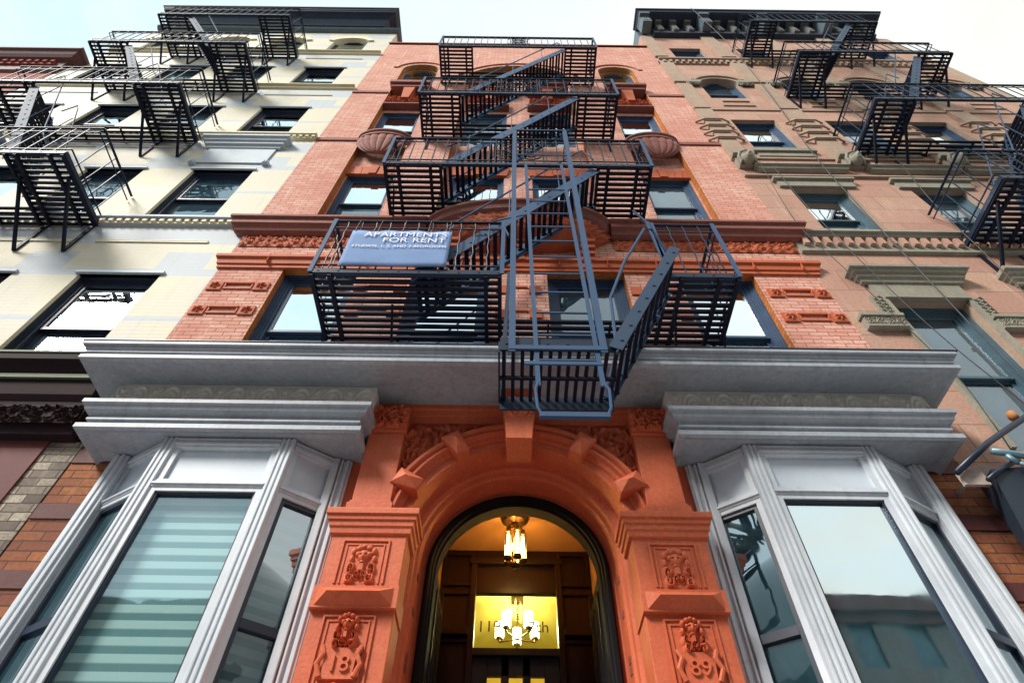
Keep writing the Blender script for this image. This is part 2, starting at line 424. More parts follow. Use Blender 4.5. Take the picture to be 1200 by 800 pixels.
def window(parent, x0, x1, z0, z1, y, fm, gm=None, shade=0., shade_m=None, bw=.06, jamb=.0, label=None, split=.5, depth=.1, hidden=.0):
    """double hung sash window: frame, two sashes, panes and a roller shade"""
    f = MB()
    if jamb:  # stepped casing
        for k in range(3):
            w0 = jamb * k / 3; w1 = jamb * (k + 1) / 3; yy = y - .045 + .015 * k
            f.box(x0 + w0, x0 + w1, yy, y + .1, z0, z1); f.box(x1 - w1, x1 - w0, yy, y + .1, z0, z1)
            f.box(x0 + w1, x1 - w1, yy, y + .1, z1 - w1 * .8, z1 - w0 * .8)
        x0 += jamb; x1 -= jamb; z1 -= jamb * .8
    zm = z0 + (z1 - z0) * split
    f.box(x0, x0 + .035, y, y + depth, z0, z1); f.box(x1 - .035, x1, y, y + depth, z0, z1)
    f.box(x0 + .035, x1 - .035, y, y + depth, z1 - .035, z1); f.box(x0 + .035, x1 - .035, y - .03, y + depth, z0, z0 + .05)
    a0, a1 = x0 + .035, x1 - .035
    ws = f.build('window', fm, parent)
    if label: ws['label'] = label
    up = MB(); yu = y + .015
    up.box(a0, a0 + bw * .7, yu, yu + .035, zm, z1 - .035); up.box(a1 - bw * .7, a1, yu, yu + .035, zm, z1 - .035)
    up.box(a0 + bw * .7, a1 - bw * .7, yu, yu + .035, z1 - .035 - bw * .7, z1 - .035); up.box(a0 + bw * .7, a1 - bw * .7, yu - .004, yu + .035, zm, zm + bw * .6)
    yl = y + .055
    up.box(a0, a0 + bw * .7, yl, yl + .035, z0 + .05, zm + .03); up.box(a1 - bw * .7, a1, yl, yl + .035, z0 + .05, zm + .03)
    up.box(a0 + bw * .7, a1 - bw * .7, yl, yl + .035, zm - .02, zm + .03); up.box(a0 + bw * .7, a1 - bw * .7, yl, yl + .035, z0 + .05, z0 + .05 + bw)
    up.build('sash', fm, ws)
    g = MB()
    dx = random.uniform(-.004, .004)
    g.quad((a0 + .02, yu + .018 + dx, zm + .02), (a1 - .02, yu + .018 - dx, zm + .02), (a1 - .02, yu + .018 - dx, z1 - .05), (a0 + .02, yu + .018 + dx, z1 - .05))
    g.build('pane', gm or M['glass'], ws)
    g = MB()
    g.quad((a0 + .02, yl + .018, z0 + .07), (a1 - .02, yl + .018, z0 + .07), (a1 - .02, yl + .018, zm), (a0 + .02, yl + .018, zm))
    g.build('pane', gm or M['glass'], ws)
    if shade > 0:
        s = MB(); s.box(a0 + .01, a1 - .01, y + .13, y + .135, z1 - .03 - (z1 - z0) * shade, z1 - .03)
        s.build('shade', shade_m or M['shade'], ws)
    return ws

# relief height functions -------------------------------------------------
def scroll(nrep, depth, seed=0, tight=3.2):
    def fn(u, v):
        c = u * nrep; k = math.floor(c); a = c - k
        mir = 1 if int(k) % 2 == 0 else -1
        x = (a - .5) * 2 * mir; z = (v - .5) * 2
        h = 0
        for (cx, cz, s_, hand) in ((-.05, -.05, .85, 1), (.62, .55, .5, -1), (-.65, .5, .45, 1), (.6, -.62, .45, 1), (-.62, -.6, .4, -1)):
            dx = (x - cx) / s_; dz = (z - cz) / s_; r = math.hypot(dx, dz)
            if r < 1:
                th = math.atan2(dz, dx) * hand
                sp = .5 + .5 * math.cos(th * 1 + tight * math.log(r + .08) * 1.6 + seed)
                lobes = .65 + .35 * math.cos(th * 5 + r * 7 + seed)
                h = max(h, (1 - r ** 4) * sp ** .8 * lobes)
        return depth * h
    return fn
def leafmass(depth, seed=0, sc=1.0):
    from mathutils import noise as mn
    def fn(u, v):
        p = Vector((u * 9 * sc + seed, v * 5 * sc, seed))
        w = mn.noise_vector(p * .7)
        q = p + w * 1.1
        n = mn.noise(q * 1.2); n2 = mn.noise(q * 2.7)
        h = 1 - abs(n) * 2.6; h = max(0, h)
        return depth * min(1, h * .8 + max(0, n2) * .6 + .08)
    return fn
def mask_fn(depth, seed):
    """bilateral carved grotesque: brow curls, cheeks, nose, scrolls"""
    def fn(u, v):
        x = abs(u - .5) * 2; z = v
        h = 0
        def blob(cx, cz, rx, rz, a):
            d = ((x - cx) / rx) ** 2 + ((z - cz) / rz) ** 2
            return a * math.sqrt(max(0, 1 - d))
        for b_ in ((0, .70, .32, .16, .9), (0, .64, .1, .09, 1.25), (.3, .74, .18, .08, .7), (.25, .9, .22, .09, .8), (0, .93, .2, .07, .9), (.55, .82, .16, .1, .75), (.62, .62, .14, .1, .6), (0, .53, .2, .05, .7)):
            h = max(h, blob(*b_))
        for (cx, cz, s_, hd) in ((.52, .36, .30, 1), (.5, .12, .3, -1), (.16, .2, .2, 1)):
            dx = (x - cx) / s_; dz = (z - cz) / (s_ * .62); r = math.hypot(dx, dz)
            if r < 1:
                th = math.atan2(dz, dx) * hd
                h = max(h, (1 - r ** 4) * (.5 + .5 * math.cos(th + 5 * math.log(r + .1) + seed)))
        if .30 < z < .48 and x < .12: h = max(h, .6)
        e = blob(.14, .715, .07, .025, 1)
        h -= e * .7
        return depth * max(0, h)
    return fn
def arcs_fn(n, depth):
    def fn(u, v):
        c = u * n; k = math.floor(c); a = (c - k) - .5
        r = math.hypot(a * 1.4, v - (.0 if int(k) % 2 else 1.0))
        h = .5 + .5 * math.cos(r * 26)
        r2 = math.hypot(a * 1.6, (v - .5))
        h = max(h * .7, max(0, 1 - r2 * 5))
        return depth * h
    return fn

# ------------------------------------------------------------------ the setting
g = MB(); g.quad((-400, -400, -.15), (400, -400, -.15), (400, 400, -.15), (-400, 400, -.15))
o = g.build('ground', M['asphalt']); o['kind'] = 'structure'
g = MB(); g.box(-40, 40, -4.6, 0, -.14, 0); o = g.build('sidewalk', M['sidewalk']); o['kind'] = 'structure'
g = MB(); g.box(-40, 40, -4.75, -4.602, -.14, .004); o = g.build('kerb', M['sidewalk']); o['kind'] = 'structure'
g = MB(); g.box(-40, 40, -21.5, -17.5, -.14, 0); o = g.build('far_sidewalk', M['sidewalk']); o['kind'] = 'structure'

# ------------------------------------------------------------------ central brick apartment building
B = thing('apartment_building', 'red and salmon painted brick apartment building with arched doorway and two grey bay windows', 'building', (0, 0, 0))
r2o = [(-2.98, -2.02, 5.95, 8.14, 0), (-1.34, -.36, 5.95, 8.14, 0), (.36, 1.34, 5.95, 8.14, 0), (2.02, 2.98, 5.95, 8.14, 0)]
bays_hi = [(-2.97, -2.06, 9.32, 18.62, .62), (-1.25, 1.25, 9.32, 18.62, .95), (2.06, 2.97, 9.32, 18.62, .62)]
w = MB()
wall(w, -3.8, 3.8, 5.3, 21.05, 0, r2o + bays_hi, 0)
for x in (-3.8, 3.8): w.quad((x, 0, 5.3), (x, 12, 5.3), (x, 12, 21.05), (x, 0, 21.05))
w.quad((-3.8, 12, 0), (3.8, 12, 0), (3.8, 12, 21.05), (-3.8, 12, 21.05))
w.quad((-3.8, 0, 20.6), (3.8, 0, 20.6), (3.8, 12, 20.6), (-3.8, 12, 20.6))
wb = w.build('brick_wall', M['brick'], B)
for op_ in r2o: rv = MB(); reveals(rv, [op_], 0, .42, 0); rv.build('window_reveal', M['brick_bounce'], B)
for op_ in bays_hi: rv = MB(); reveals(rv, [op_], 0, .14, 0, 1, 0); rv.build('arch_reveal', [M['brick_bounce'], M['brick_soffit_lit']], B)
# recessed field inside the three tall arched bays, with the windows cut deeper
cols3 = [(-2.94, -2.1), (-1.12, -.24), (.24, 1.12), (2.1, 2.94)]
rows = [(9.55, 11.5), (13.0, 14.98), (16.55, 18.55)]
for (a, b, c, d, r) in bays_hi:
    rf = MB()
    ops = [(x0, x1, z0, z1, .0 if k < 2 else (.5 if x1 - x0 < 2 else 0)) for k, (z0, z1) in enumerate(rows) for (x0, x1) in cols3 if x0 > a - .1 and x1 < b + .1]
    if b - a > 2: ops = [q for q in ops if q[2] < 16] + [(-1.12, 1.12, 16.55, 18.55, .8)]
    wall(rf, a - .02, b + .02, 9.3, 18.8, .14, ops, 0)
    rf.build('recessed_brickwork', M['brick'], B)
    for op_ in ops: rr = MB(); reveals(rr, [op_], .14, .42, 0, 1 if op_[4] else 0, 0); rr.build('window_reveal', [M['brick_bounce'], M['brick_soffit_lit']], B)
# arch hood lines over the top row
am = MB()
for (a, b, c, d, r) in bays_hi:
    w_ = (b - a) / 2; Rr = (w_ * w_ + r * r) / (2 * r); cx = (a + b) / 2
    t0 = math.asin((w_ + .13) / (Rr + .12)); pts = []
    for i in range(25):
        t = -t0 + 2 * t0 * i / 24; pts.append((cx + (Rr + .14) * math.sin(t), -.012, d - Rr + (Rr + .14) * math.cos(t)))
    pts = [(pts[0][0] - .1, -.012, pts[0][2] + .0)] + pts + [(pts[-1][0] + .1, -.012, pts[-1][2])]
    am.tube(pts, .022, 6)
am.build('arch_hood_mould', M['terra'], B)
# floors/ceilings inside
for z in (5.75, 9.3, 12.7, 16.2, 20.3):
    s = MB(); s.box(-3.75, 3.75, .45, 11.9, z - .25, z); s.build('floor_slab', M['room'], B)
s = MB(); s.box(-3.74, 3.74, 4.0, 4.1, 5.8, 20.2); s.build('partition', M['room'], B)
# windows
shades = {0: [.0, .35, .45, .0], 1: [.62, .5, .6, .62], 2: [.55, .3, .5, .6], 3: [.2, .3, .2, .3]}
names = ['second', 'third', 'fourth', 'top']
for i, (x0, x1, z0, z1, _) in enumerate(r2o):
    window(B, x0, x1, z0 + .0, z1, .14, M['wframe'], shade=shades[0][i], jamb=.07)
for k, (z0, z1) in enumerate(rows):
    for i, (x0, x1) in enumerate(cols3):
        if k == 2: z1b = z1 + .02
        else: z1b = z1
        window(B, x0, x1, z0, z1b, .20, M['wframe'], shade=shades[k + 1][i], jamb=.03)
# mullion pier between the paired top windows
p = MB(); p.box(-.24, .24, .16, .42, 16.55, 18.6); p.build('window_mullion', M['brick'], B)
# cornice between second and third storeys
ends = [(-3.8, .05), (-3.8, 0), (3.8, 0), (3.8, .05)]
c = MB()
c.molding([(-3.8, .04), (-3.8, 0), (-1.28, 0)], [(0, 9.32), (.19, 9.30), (.21, 9.27), (.21, 9.22), (.17, 9.20), (.17, 9.10), (.12, 9.06), (.10, 9.0), (.04, 8.97), (0, 8.97)])
c.build('cornice', M['terra_dark'], B); c = MB()
c.molding([(1.28, 0), (3.8, 0), (3.8, .04)], [(0, 9.32), (.19, 9.30), (.21, 9.27), (.21, 9.22), (.17, 9.20), (.17, 9.10), (.12, 9.06), (.10, 9.0), (.04, 8.97), (0, 8.97)])
c.build('cornice', M['terra_dark'], B)
c = MB(); prof = [(0, 8.42), (.06, 8.41), (.09, 8.37), (.09, 8.31), (.06, 8.29), (.05, 8.2), (.03, 8.19), (.03, 8.13), (0, 8.13)]
c.molding(ends, prof)
for x in [-3.2 + i * .62 for i in range(12)]: c.box(x - .003, x + .003, -.094, -.04, 8.19, 8.38)
c.build('lintel_band', M['terra'], B)
for x0, x1, n in ((-3.78, -1.3, 8), (1.3, 3.78, 8)): c = MB(); c.relief(x0, x1, 8.70, 8.96, -.012, scroll(n, .055), n * 16, 20); c.build('frieze', M['terra'], B, smooth=True)
# bowed carved hood over the middle of the frieze
def bowl(mb, cx, zc, rx, ry, rz, fn, nu=64, nv=18, y=0, m=0):
    vs = []; fs = []
    for j in range(nv + 1):
        ph = math.pi / 2 * j / nv
        for i in range(nu + 1):
            th = math.pi * i / nu
            k = 1 + fn(i / nu, j / nv)
            rr_ = math.cos(ph)
            vs.append((cx - rx * rr_ * math.cos(th) * k, y - ry * rr_ * math.sin(th) * k - .001, zc - rz * math.sin(ph)))
    for j in range(nv):
        for i in range(nu):
            a = j * (nu + 1) + i; fs.append((a, a + 1, a + nu + 2, a + nu + 1))
    mb.add(vs, fs, m)
h = MB(); lm = leafmass(.13, 3.3, 2.2)
bowl(h, 0, 9.02, 1.22, .40, .42, lambda u, v: lm(u, v) * (1 - v) - .05, 110, 30)
h.build('carved_hood', M['terra'], B, smooth=True)
h = MB(); n = 40; path = [(-1.3 * math.cos(math.pi * i / n), -.44 * math.sin(math.pi * i / n)) for i in range(n + 1)]
h.molding(path, [(-.6, 9.30), (.03, 9.30), (.06, 9.27), (.06, 9.22), (.02, 9.19), (.0, 9.10), (-.05, 9.05), (-.1, 9.02), (-.6, 9.02)])
h.build('hood_rim', M['terra_dark'], B)
# consoles beside the middle windows of the second storey
for cx in (-.9, .0, .9):
    cs = MB(); ss = scroll(1, .05, 1.0)
    for t in range(4): cs.box(cx - .11 + .008 * t, cx + .11 - .008 * t, -.2 + .035 * t, .0, 8.62 - .1 * t, 8.70 - .1 * t)
    cs.relief(cx - .1, cx + .1, 8.72, 8.98, -.15, ss, 16, 18)
    cs.build('console', M['terra'], B)
# scalloped shell brackets and shallow sills
def rib(u, v): return .16 * abs(math.sin(u * math.pi * 9)) ** .6 * (1 if v < .8 else .2) - (.04 if .2 < v < .25 or .8 < v < .84 else 0)
for cx in (-2.52, 2.52):
    h = MB(); bowl(h, cx, 12.76, .43, .14, .62, rib, 108, 26)
    h.build('shell_bracket', M['terra_dark'], B, smooth=False)
    n = 24; h = MB(); h.molding([(cx - .48 * math.cos(math.pi * i / n), -.17 * math.sin(math.pi * i / n)) for i in range(n + 1)],
                                [(-.45, 12.98), (.0, 12.98), (.03, 12.95), (.03, 12.90), (0, 12.87), (0, 12.80), (-.04, 12.77), (-.45, 12.77)])
    h.build('shell_rim', M['terra_dark'], B)
for a, b in ((-2.97, -2.06), (-1.15, -.2), (.2, 1.15), (2.06, 2.97)):
    cx = (a + b) / 2
    h = MB(); h.box(a - .02, b + .02, -.16, .139, 16.34, 16.5); h.box(a + .02, b - .02, -.1, .139, 16.2, 16.34)
    h.build('window_sill', M['terra_dark'], B, bevel=.01)
    h = MB(); h.box(a, b, -.02, .139, 15.15, 15.22); h.build('lintel_moulding', M['terra_dark'], B, bevel=.01)
    h = MB(); h.relief(a + .04, b - .04, 15.24, 15.62, .05, leafmass(.11, cx * 3, 1.0), 40, 26)
    h.prism_xz([(cx - .08, 15.4), (cx + .08, 15.4), (cx + .13, 16.2), (cx - .13, 16.2)], -.08, .13)
    h.build('carved_panel', M['terra'], B, smooth=False)
    h = MB()
    # flat arch voussoirs over the third storey windows
    for i in range(7):
        t = (i - 3) / 3.5; t2 = (i - 2) / 3.5
        x0 = cx + (b - a) / 2 * (i - 3.5) / 3.5; x1 = cx + (b - a) / 2 * (i - 2.5) / 3.5
        dz = .02 * (i == 3)
        h.prism_xz([(x0 + .004, 11.5), (x1 - .004, 11.5), (x1 + .06 * (i - 2.5) / 3.5 - .004, 11.82 + dz), (x0 + .06 * (i - 3.5) / 3.5 + .004, 11.82 + dz)], .10 - dz, .139)
    h.build('flat_arch', M['terra'], B)
# terracotta belts and rosette panels on the piers
for s_ in (-1, 1):
    for z in (12.78, 15.92): h = MB(); h.box(s_ * 2.985, s_ * 3.8, -.03, .0, z, z + .13); h.build('pier_belt', M['terra_dark'], B, bevel=.008)
    for zc in (7.71, 7.2):
        h = MB()
        for xc in (3.12, 3.68):
            xx = s_ * xc
            h.box(xx - .085, xx + .085, -.022, 0, zc - .085, zc + .085)
            h.relief(xx - .07, xx + .07, zc - .07, zc + .07, -.024, lambda u, v: .03 * max(0, math.cos(5 * math.atan2(v - .5, u - .5)) * .5 + .6) * max(0, 1 - (2.1 * math.hypot(u - .5, v - .5)) ** 3), 14, 14)
        h.box(s_ * 3.23, s_ * 3.57, -.03, 0, zc + .05, zc + .085); h.box(s_ * 3.23, s_ * 3.57, -.018, 0, zc - .06, zc - .03)
        h.box(s_ * 3.23, s_ * 3.245, -.02, 0, zc - .03, zc + .05); h.box(s_ * 3.555, s_ * 3.57, -.02, 0, zc - .03, zc + .05)
        h.build('rosette_panel', M['terra'], B)
# between-window pier panels of second storey
for xc in (-1.68, 1.68, 0):
    for zc in (7.71, 7.2):
        h = MB(); hw = .24 if xc else .2
        for xx in (xc - hw, xc + hw): h.box(xx - .07, xx + .07, -.022, 0, zc - .08, zc + .08)
        h.box(xc - hw + .09, xc + hw - .09, -.02, 0, zc + .05, zc + .08)
        h.build('rosette_panel', M['terra'], B)
h = MB(); h.box(-3.82, 3.82, -.03, .35, 21.05, 21.12); h.box(-3.8, 3.8, .0, .33, 20.9, 21.05); h.build('parapet_coping', M['terra'], B)

# ---- grey entablature over the storefront
G = MB()
path = [(-3.19, .0), (-3.19, -.02), (3.19, -.02), (3.19, .0)]
path = [(-3.12, 0), (-3.12, -.02), (3.12, -.02), (3.12, 0)]
G.molding([(-3.83 + .70, 0), (-3.83 + .70, -.02), (3.83 - .70, -.02), (3.83 - .70, 0)],
          [(0, 5.78), (.66, 5.72), (.70, 5.70), (.70, 5.665), (.675, 5.66), (.675, 5.64), (.655, 5.62), (.655, 5.60), (.635, 5.59), (.635, 5.575), (.645, 5.57), (.665, 5.555), (.665, 5.515), (.62, 5.505), (.33, 5.56), (0, 5.56)])
G.build('main_cornice', M['grey'], B)

cr = MB()
for i in range(60):
    x = random.uniform(-3.8, 3.8); ww = random.uniform(.02, .12)
    cr.box(x, x + ww, -.722, -.60, 5.70, 5.709 + random.uniform(0, .004))
cr.box(-3.85, 3.85, -.728, -.05, 5.706, 5.712)
cr.build('cornice_flashing', M['wdark'], B)
for s_ in (-1, 1):
    xi, xo = 1.48 * s_, 3.41 * s_
    a, b = min(xi, xo), max(xi, xo)
    G = MB(); G.box(a - .17, b + .2, -.335, 0, 5.12, 5.555); G.build('frieze_board', M['frieze'], B)
    G = MB(); G.relief(a - .165, b + .195, 5.24, 5.53, -.337, arcs_fn(16, .022), 220, 24)
    G.build('embossed_frieze', M['frieze'], B, smooth=True)
    G = MB()
    pth = [(a + .0, 0), (a + .0, -.25), (b, -.25), (b, 0)]
    G.molding(pth, [(0, 5.25), (.21, 5.23), (.24, 5.21), (.24, 5.17), (.22, 5.16), (.205, 5.12), (.16, 5.10), (.15, 5.07), (.165, 5.06), (.165, 5.04), (.14, 5.03), (.14, 5.01), (.17, 4.985), (.195, 4.97), (.195, 4.925), (.17, 4.91), (.1, 4.95), (0, 4.96)])
    G.build('bay_cornice', M['grey'], B)
    G = MB(); G.box(a - .12, b + .12, -.37, 0, 4.940, 4.99); G.build('bay_soffit', M['grey'], B)

# ---- bay windows
def bay(s_):
    root = MB()
    fx = lambda x: s_ * x
    # plan points, from the portal side outwards
    Pi = Vector((fx(1.46), 0, 0)); P1 = Vector((fx(1.88), -.30, 0)); P2 = Vector((fx(2.84), -.30, 0)); Po = Vector((fx(3.34), 0, 0))
    Z0, ZT, ZH = 1.35, 4.44, 4.93
    up = Vector((0, 0, 1))
    facets = [(Pi, P1), (P1, P2), (P2, Po)]
    fr = MB()
    # corner posts with bead
    for P_, q in ((P1, 0), (P2, 0)):
        d = Vector((P_.x - fx(2.36), -.25, 0)).normalized()
        fr.obox(P_, Vector((1, 0, 0)), Vector((0, 1, 0)), up, (-.055, .055, -.02, .12, Z0, ZH))
        for o_ in (-.04, 0, .04): fr.obox(P_, Vector((1, 0, 0)), Vector((0, 1, 0)), up, (o_ - .012, o_ + .012, -.03, .0, Z0, ZH))
    fr.box(fx(1.40), fx(1.50), -.06, .08, Z0, ZH); fr.box(fx(1.42), fx(1.45), -.075, -.02, Z0, ZH); fr.box(fx(1.47), fx(1.49), -.085, -.02, Z0, ZH)
    fr.box(fx(1.50), fx(1.56), -.10, .06, Z0, ZH)
    fr.box(fx(3.27), fx(3.40), -.10, .08, Z0, ZH); fr.box(fx(3.30), fx(3.33), -.118, -.02, Z0, ZH); fr.box(fx(3.35), fx(3.38), -.112, -.02, Z0, ZH)
    bo = fr.build('bay_window', M['white'], B, bevel=.006)
    bo['label'] = 'grey bay window with striped blind' if s_ < 0 else 'grey bay window reflecting the street'
    for k, (A, C_) in enumerate(facets):
        d = (C_ - A).normalized(); L = (C_ - A).length
        nrm = Vector((d.y, -d.x, 0))
        if nrm.y > 0: nrm = -nrm
        e = .055
        f2 = MB()
        add = lambda a0, a1, n0, n1, z0, z1, mb=f2: mb.obox(A, d, nrm, up, (a0, a1, n0, n1, z0, z1))
        # transom bars and head bars with small steps
        add(e, L - e, -.06, .02, ZT, ZT + .05); add(e, L - e, -.06, .035, ZT + .018, ZT + .032)
        add(e, L - e, -.06, .012, ZT + .05, ZT + .075)
        add(e, L - e, -.06, .02, ZH - .10, ZH); add(e, L - e, -.06, .035, ZH - .075, ZH - .055); add(e, L - e, -.06, .03, ZH - .03, ZH - .01)
        # panel border
        add(e, e + .05, -.06, .008, ZT + .075, ZH - .10); add(L - e - .05, L - e, -.06, .008, ZT + .075, ZH - .10)
        # glazing surround
        add(e, e + .045, -.06, .012, Z0, ZT); add(L - e - .045, L - e, -.06, .012, Z0, ZT); add(e + .045, L - e - .045, -.06, .012, ZT - .035, ZT)
        add(e + .045, L - e - .045, -.06, .02, Z0, Z0 + .2)
        f2.build('bay_casing', M['white'], bo)
        pn = MB(); pn.obox(A, d, nrm, up, (e + .05, L - e - .05, -.055, -.018, ZT + .075, ZH - .10)); pn.build('head_panel', M['panel'], bo)
        a0, a1 = e + .045, L - e - .045
        sf = MB()
        sw = .018 if k == 1 else .032
        sf.obox(A, d, nrm, up, (a0, a0 + sw, -.05, -.005, Z0 + .2, ZT - .035)); sf.obox(A, d, nrm, up, (a1 - sw, a1, -.05, -.005, Z0 + .2, ZT - .035))
        sf.obox(A, d, nrm, up, (a0 + sw, a1 - sw, -.05, -.005, ZT - .035 - sw, ZT - .035))
        if k != 1: sf.obox(A, d, nrm, up, (a0 + sw, a1 - sw, -.055, 0.0, 3.42, 3.48))
        sf.build('bay_sash', M['wdark'], bo)
        gl = MB(); q = lambda a, z: A + d * a - nrm * .03 + up * z
        gl.quad(q(a0, Z0 + .2), q(a1, Z0 + .2), q(a1, ZT - .03), q(a0, ZT - .03))
        gl.build('bay_pane', M['glass_clear'] if (s_ < 0 and k == 1) else (M['glass_bay'] if k == 1 else M['glass_side']), bo)
        if s_ < 0 and k in (0, 1):
            bl = MB(); A2 = A - nrm * .10
            bl.obox(A2, d, nrm, up, (a0 - .02 - .05 * (k == 0), a1 + .02, -.006, .0, Z0 + .2, ZT + .02)); bl.build('blind', M['zebra'], bo)
    sb = MB()
    sb.prism_xz([(fx(1.40), Z0), (fx(3.40), Z0), (fx(3.40), 0), (fx(1.40), 0)], -.04, 0)
    sb.add([(Pi.x, 0, Z0), (P1.x, -.34, Z0), (P2.x, -.34, Z0), (Po.x, 0, Z0), (Pi.x, 0, Z0 - .12), (P1.x, -.34, Z0 - .12), (P2.x, -.34, Z0 - .12), (Po.x, 0, Z0 - .12)],
           [(0, 1, 2, 3), (7, 6, 5, 4), (0, 4, 5, 1), (1, 5, 6, 2), (2, 6, 7, 3)])
    sb.build('bay_sill', M['grey'], B)
bay(-1); bay(1)
# side base brick strips with brown belts
for s_ in (-1, 1):
    x0, x1 = s_ * 3.40, s_ * 3.8
    h = MB(); h.box(x0, x1, .0, .3, 0, 5.3); h.build('base_brickwork', M['brick_ground'], B)
    for z in (5.06, 4.50, 3.92, 3.34, 2.76): h = MB(); h.box(x0, x1, -.012, .0, z - .14, z); h.build('brown_belt', M['brown'], B)
# ground floor room behind bays
h = MB(); h.quad((-3.4, 1.2, 1.3), (-1.35, 1.2, 1.3), (-1.35, 1.2, 5.2), (-3.4, 1.2, 5.2)); h.quad((3.4, 2.2, 1.3), (1.35, 2.2, 1.3), (1.35, 2.2, 5.2), (3.4, 2.2, 5.2))
for x in (-3.4, -1.35): h.quad((x, 0.05, 1.3), (x, 1.2, 1.3), (x, 1.2, 5.2), (x, 0.05, 5.2))
for x in (3.4, 1.35): h.quad((x, 0.05, 1.3), (x, 2.2, 1.3), (x, 2.2, 5.2), (x, 0.05, 5.2))
for a, b, y in ((-3.4, -1.35, 1.2), (1.35, 3.4, 2.2)):
    h.quad((a, 0, 5.19), (b, 0, 5.19), (b, y, 5.19), (a, y, 5.19)); h.quad((a, 0, 1.31), (b, 0, 1.31), (b, y, 1.31), (a, y, 1.31))
h.build('front_room', M['room'], B)

# ---- portal
CZ, RI = 4.22, .86
pw = MB()
wall(pw, -1.40, 1.40, 0, 5.75, -.04, [(-RI, RI, 1.3, CZ + RI, RI)], 0, 40)
for x in (-1.40, 1.40): pw.quad((x, -.04, 0), (x, .3, 0), (x, .3, 5.75), (x, -.04, 5.75))
pw.build('portal_wall', M['portal'], B)
def arch_sweep(prof, n=56, z0=1.3, m=0, cz=CZ, mb=None, jamb=True):
    """prof: [(radius, y)] swept round the semicircle and down both jambs"""
    mb = mb or MB(); st = []
    if jamb: st.append(('j', 1))
    for i in range(n + 1): st.append(('a', math.pi * i / n))
    if jamb: st.append(('j', -1))
    k = len(prof); vs = []; fs = []
    for t, a in st:
        for r, y in prof:
            if t == 'j': vs.append((r * a, y, z0))
            else: vs.append((r * math.cos(a), y, cz + r * math.sin(a)))
    for i in range(len(st) - 1):
        for j in range(k - 1):
            a = i * k + j; fs.append((a, a + 1, a + k + 1, a + k))
    mb.add(vs, fs, m); return mb
a = arch_sweep([(1.075, -.03), (1.075, -.16), (1.06, -.18), (1.035, -.18), (1.02, -.15), (1.0, -.15), (.995, -.17), (.975, -.17), (.965, -.13), (.935, -.12), (.93, -.10), (.86, -.10), (.858, -.03)], jamb=False)
a.build('archivolt', M['portal'], B)
a = arch_sweep([(.86, -.10), (.855, .12), (.82, .13), (.80, .15), (.795, .20), (.775, .22), (.77, .42), (.73, .44), (.73, .6)])
a.build('arch_reveal', M['portal'], B)
# faceted voussoirs and long keystone
for ang in (57, 25, 123, 155):
    t = R(ang); ur = Vector((math.cos(t), 0, math.sin(t))); ut = Vector((-math.sin(t), 0, math.cos(t))); c0 = Vector((0, 0, CZ))
    h = MB(); r0, r1, wi, wo = .85, 1.09, .058, .085
    base = [c0 + ur * r0 - ut * wi, c0 + ur * r0 + ut * wi, c0 + ur * r1 + ut * wo, c0 + ur * r1 - ut * wo]
    def off(y): return [Vector((p.x, y, p.z)) for p in base]
    cen = (base[0] + base[1] + base[2] + base[3]) / 4
    inner = [Vector(((p.x - cen.x) * .93 + cen.x, -.205, (p.z - cen.z) * .93 + cen.z)) for p in base]
    rdg = [c0 + ur * (r0 + .1), c0 + ur * (r1 - .1)]
    vs = off(-.08) + off(-.19) + inner + [Vector((rdg[0].x, -.255, rdg[0].z)), Vector((rdg[1].x, -.255, rdg[1].z))]
    fs = [(0, 1, 5, 4), (1, 2, 6, 5), (2, 3, 7, 6), (3, 0, 4, 7), (4, 5, 9, 8), (5, 6, 10, 9), (6, 7, 11, 10), (7, 4, 8, 11),
          (8, 9, 12), (10, 11, 13), (9, 10, 13, 12), (11, 8, 12, 13)]
    h.add(vs, fs); h.build('voussoir', M['portal'], B)
h = MB(); h.prism_xz([(-.105, 4.96), (.105, 4.96), (.155, 5.56), (-.155, 5.56)], -.34, -.04)
h.relief(-.11, .11, 5.20, 5.5, -.342, scroll(1, .035, .5, 2.2), 30, 34)
h.build('keystone', M['portal'], B, bevel=.004)
